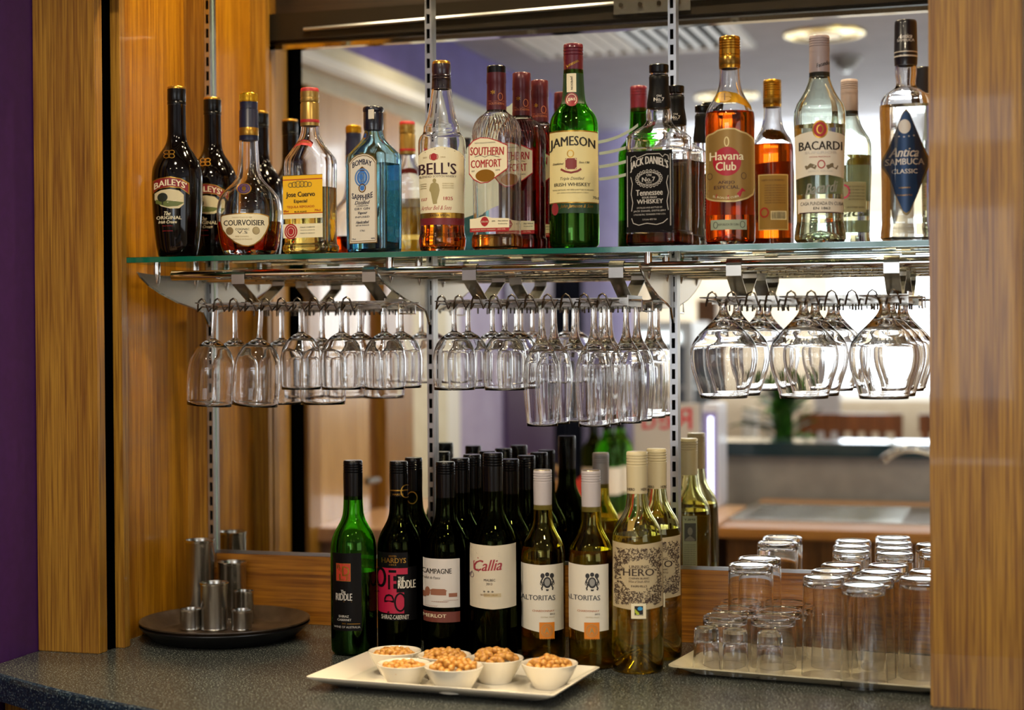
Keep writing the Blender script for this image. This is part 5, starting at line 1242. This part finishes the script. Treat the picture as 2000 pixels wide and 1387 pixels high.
struct('wall_far_outer', (-4.2, -6.3, 0), (3.2, -6.2, CEIL), beige)
struct('trim_14', (vy(1364, 600, 4.6).x, -4.66, 0), (vy(1402, 600, 4.6).x, -4.56, vy(1380, 585, 4.6).z), oakDark)
# dark curtain in front of the far wall
mb = MB(); x0, x1 = vy(1056, 600, 5.3).x, vy(1140, 600, 5.3).x; n = 40; vs = []
for i in range(n+1):
    x = x0+(x1-x0)*i/n; y = -5.3+.03*math.sin(i*1.3)
    vs += [(x, y, .4), (x, y, vy(1100, 520, 5.3).z), (x, y-.004, vy(1100, 520, 5.3).z), (x, y-.004, .4)]
fs = []
for i in range(n):
    for j in range(4): j2 = (j+1) % 4; fs.append((i*4+j, i*4+4+j, i*4+4+j2, i*4+j2))
tag(mb.add(vs, fs).build('curtain', mat('slate_blue_cloth', '#20263a', .8), None, smooth=True), 'dark slate blue curtain hanging at the far lilac wall', 'curtain')

# ceiling fittings
for i, (x, y, p_) in enumerate(DOWN):
    lb = {0: 'gold rimmed downlight above the white rum bottle in the mirror', 1: 'gold rimmed downlight above the gold rum bottle in the mirror'}.get(i)
    t = thing('ceiling_downlight', lb or ('gold rimmed downlight in the ceiling %s' % ['', '', 'close to the oak panel', 'over the brandy glass rack', 'over the middle of the service aisle', 'above the sink', 'behind the bar counter', 'over the side counter'][i]), 'downlight', (x, y, CEIL), 0, 'ceiling downlights')
    MB().lathe([(.0, .142), (-.006, .140), (-.009, .128), (-.006, .116), (-.002, .112)], 40).build('gold_rim', mat('brass_reflector', '#b9982f', .18, 1), t, smooth=True)
    MB().lathe([(-.003, .113), (-.0045, .09), (-.007, .062)], 40).build('reflector_ring', MATS['brass_reflector'], t, smooth=True)
    box_ = MB().lathe([(-.012, .060), (-.012, .0006)], 30); box_.build('lamp_glass', mat('lamp_glow', (1, .82, .5, 1), .4, emit=.55), t)
for i, (x, y, p_) in enumerate(NICHE):
    t = thing('recess_spotlight', ['halogen spot in the top of the recess nearest the oak panel', 'second halogen spot above the glass shelf from the oak panel', 'third halogen spot above the glass shelf from the oak panel', 'halogen spot in the top of the recess nearest the right post'][i], 'spotlight', (x, y, CEIL), 0, 'spots in the top of the recess')
    MB().lathe([(0, .040), (-.045, .038), (-.047, .034), (-.047, .029), (-.03, .028), (-.03, .0006)], 28).build('housing', chrome, t, smooth=True)
    MB().lathe([(-.0445, .0285), (-.0445, .0006)], 24).build('lens', mat('lamp_lens', '#fff0d0', .2), t)
# ventilation diffuser with slats
vA, vB = vz(975, 45, CEIL), vz(1462, 85, CEIL)
VX0, VX1 = -1.70, -.93; VY0, VY1 = -3.17, -2.40
t = thing('ceiling_vent', 'square white air diffuser with slats in the ceiling, seen in the mirror', 'vent', ((VX0+VX1)/2, (VY0+VY1)/2, CEIL))
hw = (VX1-VX0)/2; hh = (VY1-VY0)/2
box('backing', (-hw, -hh, -.004), (hw, hh, -.001), slotm, t)
for a, b in (((-hw-.02, -hh-.02, -.02), (hw+.02, -hh+.015, -.001)), ((-hw-.02, hh-.015, -.02), (hw+.02, hh+.02, -.001)), ((-hw-.02, -hh, -.02), (-hw+.012, hh, -.001)), ((hw-.012, -hh, -.02), (hw+.02, hh, -.001))):
    box('frame', a, b, white, t)
for i in range(15):
    x = -hw+.05*(i+.7); tilt = .028 if x < 0 else .012
    mb = MB().add([(x, -hh+.02, -.018), (x+tilt, -hh+.02, -.006), (x+tilt, hh-.02, -.006), (x, hh-.02, -.018), (x+.003, -hh+.02, -.021), (x+tilt+.003, -hh+.02, -.009), (x+tilt+.003, hh-.02, -.009), (x+.003, hh-.02, -.021)],
                  [(0, 1, 2, 3), (7, 6, 5, 4), (0, 4, 5, 1), (1, 5, 6, 2), (2, 6, 7, 3), (3, 7, 4, 0)]).build('slat', white, t)
p = vz(1652, 112, CEIL)
t = thing('smoke_detector', 'small round smoke detector on the ceiling, seen in the mirror', 'detector', (p.x, p.y, CEIL)); MB().lathe([(0, .062), (-.012, .060), (-.018, .048), (-.034, .040), (-.042, .030), (-.044, .0006)], 32).build('housing', mat('grey_plastic', '#8d8a84', .4), t, smooth=True)
MB().lathe([(-.044, .02), (-.056, .016), (-.058, .0006)], 20).build('sensor', mat('sensor_metal', '#aaa9a4', .2, .8), t, smooth=True)

# service counter with sink, bar counter behind it
BARZ = 1.10; YF = -vy(1600, 866, 2.6).y; YF = 2.57
bx0 = vy(1398, 860, YF).x
cb = tag(box('bar_counter', (bx0, -YF-.24, BARZ-.045), (.9, -YF, BARZ), mat('dark_teal_laminate', '#1d3038', .12, coat=.5)), 'dark teal bar counter top seen across the aisle in the mirror', 'counter')
greyp = mottled('grey_panel', '#7d7873', '#85807a', 20, .45, .05)
box('front_panel', (bx0, -YF-.2, 0), (.9, -YF-.02, BARZ-.046), greyp, cb)['label'] = 'plain grey panelled front'
swx = vy(1402, 1020, 2.1).x
scx = vz(1460, 988, COUNTER_Z).x
wk = tag(box('sink_worktop', (max(swx, scx+.01), -2.55, .89), (.75, -1.72, .92), wood('oak_worktop', '#8a5520', '#c28a45', 'X', .3, 1, .4), bevel=.004), 'oak worktop with the steel sink in front of the bar', 'worktop')
tag(box('sink_cabinet', (max(swx, scx+.01)+.02, -2.5, 0), (.74, -1.76, .889), oakDark), 'dark cabinet below the sink worktop', 'cabinet')
t = thing('sink', 'stainless steel sink and drainer set in the oak worktop', 'sink', (-.42, -2.13, .9205))
box('drainer', (-.38, -.24, 0), (.62, .24, .004), steel, t)
for i in range(9): box('drainer_rib', (-.34, -.18+.045*i, .004), (.10, -.172+.045*i, .007), chrome, t)
MB().lathe([(.004, .15), (.009, .155), (.009, .145), (.0045, .140), (.0045, .0006)], 36).build('bowl_rim', chrome, t, smooth=True).location = (.36, 0, 0)
p0 = vy(1838, 1010, 2.02); tx_ = p0.x
t = thing('tap', 'chrome swan neck tap over the steel sink', 'tap', (tx_, -2.30, .9248))
a_, b_2 = vy(1815, 960, 2.28), vy(1722, 890, 2.28)
pts = [(0, 0, 0), (0, 0, .12)]; top = vy(1770, 876, 2.28).z-.9248; tipx = vy(1723, 890, 2.28).x-tx_; tipz = vy(1723, 900, 2.28).z-.9248
for k in range(9):
    a = PI/2*k/8; pts.append(((tipx*.55)*(1-math.cos(a)), .0, .12+(top-.12)*math.sin(a)))
for k in range(1, 6): f = k/5; pts.append((tipx*(.55+.45*f), 0, top-(top-tipz)*f*f))
MB().tube(pts, .0125, 14).build('spout', chrome, t, smooth=True); MB().lathe([(0, .026), (.02, .024), (.03, .016), (.03, .0006)], 24, True).build('tap_base', chrome, t, smooth=True)
MB().tube([(0, 0, .06), (.05, .02, .075)], .007, 10).build('lever', chrome, t)
# side counter (paler wood), with a cooler, bottles and basket on it
scx = vz(1460, 988, COUNTER_Z).x
tag(box('side_counter', (XW+.03, -2.32, .88), (scx, -1.45, COUNTER_Z), wood('pale_worktop', '#b98f68', '#caa27a', 'Y', .3), bevel=.004), 'pale wood side counter along the purple wall, seen in the mirror', 'counter')
tag(box('side_cabinet', (XW+.05, -2.28, 0), (scx-.02, -1.48, .879), mat('pale_cabinet', '#a98f78', .5)), 'pale cabinet below the side counter', 'cabinet')
# poster board with red lettering
SY = 2.20
pa, pb = vy(1238, 788, SY), vy(1366, 880, SY)
t = thing('display_sign', 'pale grey sign with large red lettering, read backwards in the mirror', 'sign', ((pa.x+pb.x)/2, -SY, COUNTER_Z))
hw = abs(pb.x-pa.x)/2; hz = pa.z-COUNTER_Z
box('board', (-hw, -.02, 0), (hw, 0, hz), mat('sign_grey_white', '#b9b4b0', .5), t)
mb = MB(); v, f = textmesh('Red'); lw, lh = .155, .066; ztx = vy(1300, 818, SY).z-COUNTER_Z
mb.add([(hw*.02-a*lw, .0008, ztx+b*lh) for a, b in v], f); mb.build('lettering', mat('sign_red', '#c02438', .5), t, recalc=False)
# illuminated bottle cooler, narrow side to the mirror
ca, cb_ = vy(1366, 790, SY-.02), vy(1398, 790, SY-.02)
t = thing('drinks_cooler', 'white drinks cooler with a bluish light strip beside the sign', 'cooler', ((ca.x+cb_.x)/2, -SY-.02, COUNTER_Z))
hw = abs(cb_.x-ca.x)/2; hz = ca.z-COUNTER_Z
box('housing', (-hw, -.16, 0), (hw, .0, hz), mat('cooler_white', '#cfd0dc', .3), t, .004); box('light_strip', (-hw*.15, .0005, .03), (hw*.32, .004, hz-.04), mat('led_strip', (.80, .82, 1, 1), .3, emit=4), t)
box('door_glass', (-hw*.85, .0002, .02), (hw*.85, .0006, hz-.025), mat('lavender_glass', '#8f88c0', .15), t)
# blurred bottles on the side counter
for i, (px, yv, m_, sc) in enumerate(((1160, 2.05, dolive, .95), (1188, 1.98, greeng, 1), (1212, 2.06, greeng, 1.0))):
    p = vy(px, 900, yv)
    t = thing('wine_bottle', ['dark wine bottle on the side counter in the mirror', 'green wine bottle between two others on the side counter', 'green wine bottle beside the red lettered sign'][i], 'bottle', (p.x, p.y, COUNTER_Z), 0, 'bottles on the side counter')
    P = smoothprof([(0, .034*sc), (.004, .037*sc), (.18*sc, .037*sc), (.205*sc, .033*sc), (.225*sc, .022*sc), (.245*sc, .0155*sc), (.27*sc, .014*sc)])
    MB().lathe(P, 28, True).build('bottle_body', m_, t, smooth=True)
    MB().lathe([(.25*sc, .0162*sc), (.305*sc, .0165*sc), (.306*sc, .0006)], 24).build('cap', blackcap, t, smooth=True)
    MB().lathe([(.06*sc, .0374*sc), (.14*sc, .0374*sc)], 28).build('label', whitep, t, smooth=True)
# fruit basket
p = vy(1030, 870, 2.0)
wick = mottled('wicker', '#7a5a34', '#a07a4a', 120, .6, .5)
t = thing('fruit_basket', 'shallow brown wicker basket on the side counter by the purple wall', 'basket', (p.x, p.y, COUNTER_Z))
MB().lathe([(0, .07), (.02, .085), (.06, .105), (.085, .115), (.09, .118), (.088, .108), (.06, .098), (.02, .078), (.006, .066), (.006, .0006)], 36, True).build('bowl', wick, t, smooth=True)
MB().tube([(.11*math.cos(a), 0, .088+.075*math.sin(a)) for a in [PI*k/12 for k in range(13)]], .007, 8).build('handle', wick, t, smooth=True)
for dx, dy, lb in ((-.04, .01, 'red apple at the wall side of the basket'), (.035, .02, 'red apple at the open side of the basket'), (0, -.05, 'red apple at the back of the basket')):
    t2 = thing('apple', lb, 'apple', (p.x+dx, p.y+dy, COUNTER_Z+.04), 0, 'apples in the basket')
    MB().lathe([(.006, .0006), (0, .014), (.008, .03), (.03, .038), (.052, .034), (.064, .018), (.06, .004), (.058, .0006)], 24, True).build('flesh', mat('apple_red', '#9a2a22', .3), t2, smooth=True)
    MB().tube([(0, 0, .056), (.003, 0, .074)], .0015, 5).build('stalk', oakDark, t2)
p = vy(1142, 905, 1.85)
t = thing('napkin_holder', 'red paper napkins standing folded beside the bottles', 'napkins', (p.x, p.y, COUNTER_Z))
rn = mat('red_napkin', '#c03a2c', .7)
box('holder', (-.05, -.025, 0), (.05, .025, .04), chrome, t)
for i in range(5):
    y = -.018+.009*i; MB().add([(-.048, y-.001, .004), (.048, y-.001, .004), (.04, y-.001, .10), (.0, y-.001, .13), (-.045, y-.001, .09), (-.048, y+.001, .004), (.048, y+.001, .004), (.04, y+.001, .10), (.0, y+.001, .13), (-.045, y+.001, .09)],
        [(0, 1, 2, 3, 4), (9, 8, 7, 6, 5), (0, 5, 6, 1), (1, 6, 7, 2), (2, 7, 8, 3), (3, 8, 9, 4), (4, 9, 5, 0)]).build('napkin', rn, t)
# display cabinet near the far wall; its glowing strip stands in for blurred white glare
p0, p1 = vy(1240, 640, 3.9), vy(1352, 640, 3.9); zt_ = vy(1300, 628, 3.9).z
t = thing('display_cabinet', 'pale glass fronted display cabinet with a lit white top rail', 'cabinet', ((p0.x+p1.x)/2, -4.1, 0)); hw = abs(p1.x-p0.x)/2
cw = mat('cabinet_white', '#b8bcc0', .3)
box('carcass', (-hw, -.2, 0), (hw, .2, .95), cw, t); box('top_rail', (-hw, -.2, zt_-.10), (hw, .2, zt_), cw, t); box('light_tube', (-hw*.8, .2005, zt_-.085), (hw*.6, .215, zt_-.045), mat('glare_white', (.9, .97, 1, 1), .4, emit=2.2), t)
for x in (-hw, hw-.03): box('corner_post', (x, .17, .95), (x+.03, .2, zt_-.1), cw, t)
box('back_panel', (-hw, -.2, .95), (hw, -.18, zt_-.1), mat('cabinet_back', '#7f8890', .4), t)
for z in (1.05, 1.22): box('shelf', (-hw+.03, -.18, z), (hw-.03, .16, z+.012), cw, t)
# potted plant on the bar counter
p = vy(1530, 840, 3.4)
t = thing('potted_plant', 'leafy green pot plant standing beyond the bar counter', 'plant', (p.x, p.y, .74))
MB().lathe([(0, .0006), (0, .07), (.16, .10), (.17, .103), (.168, .094), (.13, .09), (.13, .0006)], 28, True).build('pot', mat('pot_grey', '#6a6862', .5), t, smooth=True)
rr = random.Random(11); leafm = mat('leaf_green', '#3f7a1c', .4); leafm2 = mat('leaf_dark_green', '#234d14', .4)
for k in range(90):
    a = rr.uniform(0, 2*PI); e = rr.uniform(.1, 1.2); L_ = rr.uniform(.10, .19); wd = rr.uniform(.016, .026); z0 = .14+rr.uniform(0, .34); vs = []; n = 7; r0 = rr.uniform(0, .03)
    for i in range(n+1):
        f_ = i/n; ww = wd*math.sin(PI*min(f_*.95+.05, 1))**.7; h_ = z0+L_*math.sin(e)*f_-.22*f_*f_*L_; rd_ = r0+L_*math.cos(e)*f_; c_, s_ = math.cos(a), math.sin(a)
        for sd in (-1, 0, 1): vs.append((rd_*c_-s_*ww*sd, rd_*s_+c_*ww*sd, h_+abs(sd)*.006))
    fs = []
    for i in range(n): fs += [(i*3, i*3+1, i*3+4, i*3+3), (i*3+1, i*3+2, i*3+5, i*3+4)]
    MB().add(vs, fs).build('leaf', leafm if k % 2 else leafm2, t, smooth=True)
for k in range(5): a = k*1.3; MB().tube([(0.02*math.cos(a), .02*math.sin(a), .12), (.03*math.cos(a), .03*math.sin(a), .4)], .006, 6).build('stem', leafm2, t)
tag(box('plant_table', (p.x-.35, p.y-.25, .69), (p.x+.35, p.y+.25, .739), oakDark), 'low dark table top under the pot plant', 'table')
for dx in (-.3, .3):
    for dy in (-.2, .2): box('leg', (p.x+dx-.02, p.y+dy-.02, 0), (p.x+dx+.02, p.y+dy+.02, .69), oakDark, None).parent = bpy.data.objects['plant_table']
# notice on the far wall pier, chairs by the window
q0, q1 = vy(1590, 700, 4.9), vy(1642, 860, 4.9)
t = thing('notice_stand', 'white notice board with a small red disc near the window', 'notice', ((q0.x+q1.x)/2, -4.9, 0)); hw = abs(q1.x-q0.x)/2
box('panel', (-hw, -.01, .7), (hw, .01, q0.z), mat('notice_white', '#c6c2c6', .5), t); box('post', (-.02, -.03, 0), (.02, -.01, 1.0), steel, t)
o = MB().lathe([(0, .035), (.002, .035), (.002, .0006)], 24).build('red_disc', redp, t); o.rotation_euler = (-PI/2, 0, 0); o.location = (-.01-.0, .0105, vy(1625, 822, 4.9).z)
chm = wood('chair_wood', '#5a3218', '#8a5228', 'Z', .35)
def chair(x, y, top, label):
    t = thing('slat_back_chair', label, 'chair', (x, y, 0), 0, 'slat back chairs by the window')
    for sx in (-.19, .17): box('leg', (sx, .16, 0), (sx+.03, .19, top), chm, t); box('leg', (sx, -.2, 0), (sx+.03, -.17, .45), chm, t)
    box('seat', (-.21, -.21, .45), (.21, .2, .48), chm, t); box('top_rail', (-.2, .155, top-.07), (.2, .185, top), chm, t); box('lower_rail', (-.19, .16, .62), (.19, .18, .66), chm, t)
    for k in range(6): box('slat', (-.15+.052*k, .165, .66), (-.125+.052*k, .178, top-.07), chm, t)
    return t
zc_ = vy(1730, 812, 3.6).z
for k, px in enumerate((1660, 1900, 2140)):
    p = vy(px, 830, 3.75); chair(p.x, -3.75-.17, zc_, ['brown slat back chair beside the notice board', 'brown slat back chair in the middle by the bright window', 'brown slat back chair furthest along by the bright window'][k])
# low white things on the far sill
for px, py, w_, yv, lb in ((1462, 800, 26, 4.4, 'white box beyond the bar counter, before the plant'), (1350, 700, 22, 4.3, 'white box standing beside the timber post')):
    p = vy(px, py, yv); s_ = w_/2*(yv-CAMY)/FPX*1.0
    o = box('storage_box', (p.x-s_, -yv-.1, 0), (p.x+s_, -yv, p.z), white, None, .01); tag(o, lb, 'box', 'white boxes in the far room')

# ------------------------------------------------------------------ frosted scalloped rosette etched on the mirror
fro = mat('frosted_etching', '#8f9b95', .55, spec=.3)
def onm(px, py): p = on(px, py, 1, -.0006); return (p.x, -.0008, p.z)
def sheet(name, pts_lo, pts_hi, label):
    vs = []; n = len(pts_lo)
    for a, b in zip(pts_lo, pts_hi):
        A, B = onm(*a), onm(*b); vs += [A, B, (A[0], -.0002, A[2]), (B[0], -.0002, B[2])]
    fs = []
    for i in range(n-1): k = i*4; fs += [(k, k+1, k+5, k+4), (k+2, k+6, k+7, k+3), (k, k+4, k+6, k+2), (k+1, k+3, k+7, k+5)]
    fs += [(0, 2, 3, 1), ((n-1)*4, (n-1)*4+1, (n-1)*4+3, (n-1)*4+2)]
    return MB().add(vs, fs)
ros = thing('mirror_rosette', 'frosted scalloped motif etched on the mirror behind the spirit bottles', 'etching', (0, 0, 0))
lo, hi = [], []
for i in range(61):
    a = math.radians(100+100*i/60); ro = 176+4*abs(math.sin(i*.9)); cx, cyy = 1075, 365
    hi.append((cx+ro*math.cos(a), cyy-ro*math.sin(a))); lo.append((cx+92*math.cos(a), cyy-92*math.sin(a)))
sheet('r', lo, hi, None).build('scalloped_edge', mat('light_etching', '#a9b3ae', .6, spec=.3), ros)
for (x0, y0, x1, y1, x2, y2) in ((1168, 278, 1215, 270, 1246, 244), (1170, 300, 1205, 296, 1240, 282), (1170, 326, 1205, 322, 1240, 310), (1170, 350, 1205, 347, 1240, 336)):
    lo, hi = [], []
    for i in range(13):
        t_ = i/12; x = (1-t_)**2*x0+2*t_*(1-t_)*x1+t_*t_*x2; y = (1-t_)**2*y0+2*t_*(1-t_)*y1+t_*t_*y2; lo.append((x, y+3)); hi.append((x, y-3))
    sheet('s', lo, hi, None).build('curved_stripe', fro, ros)
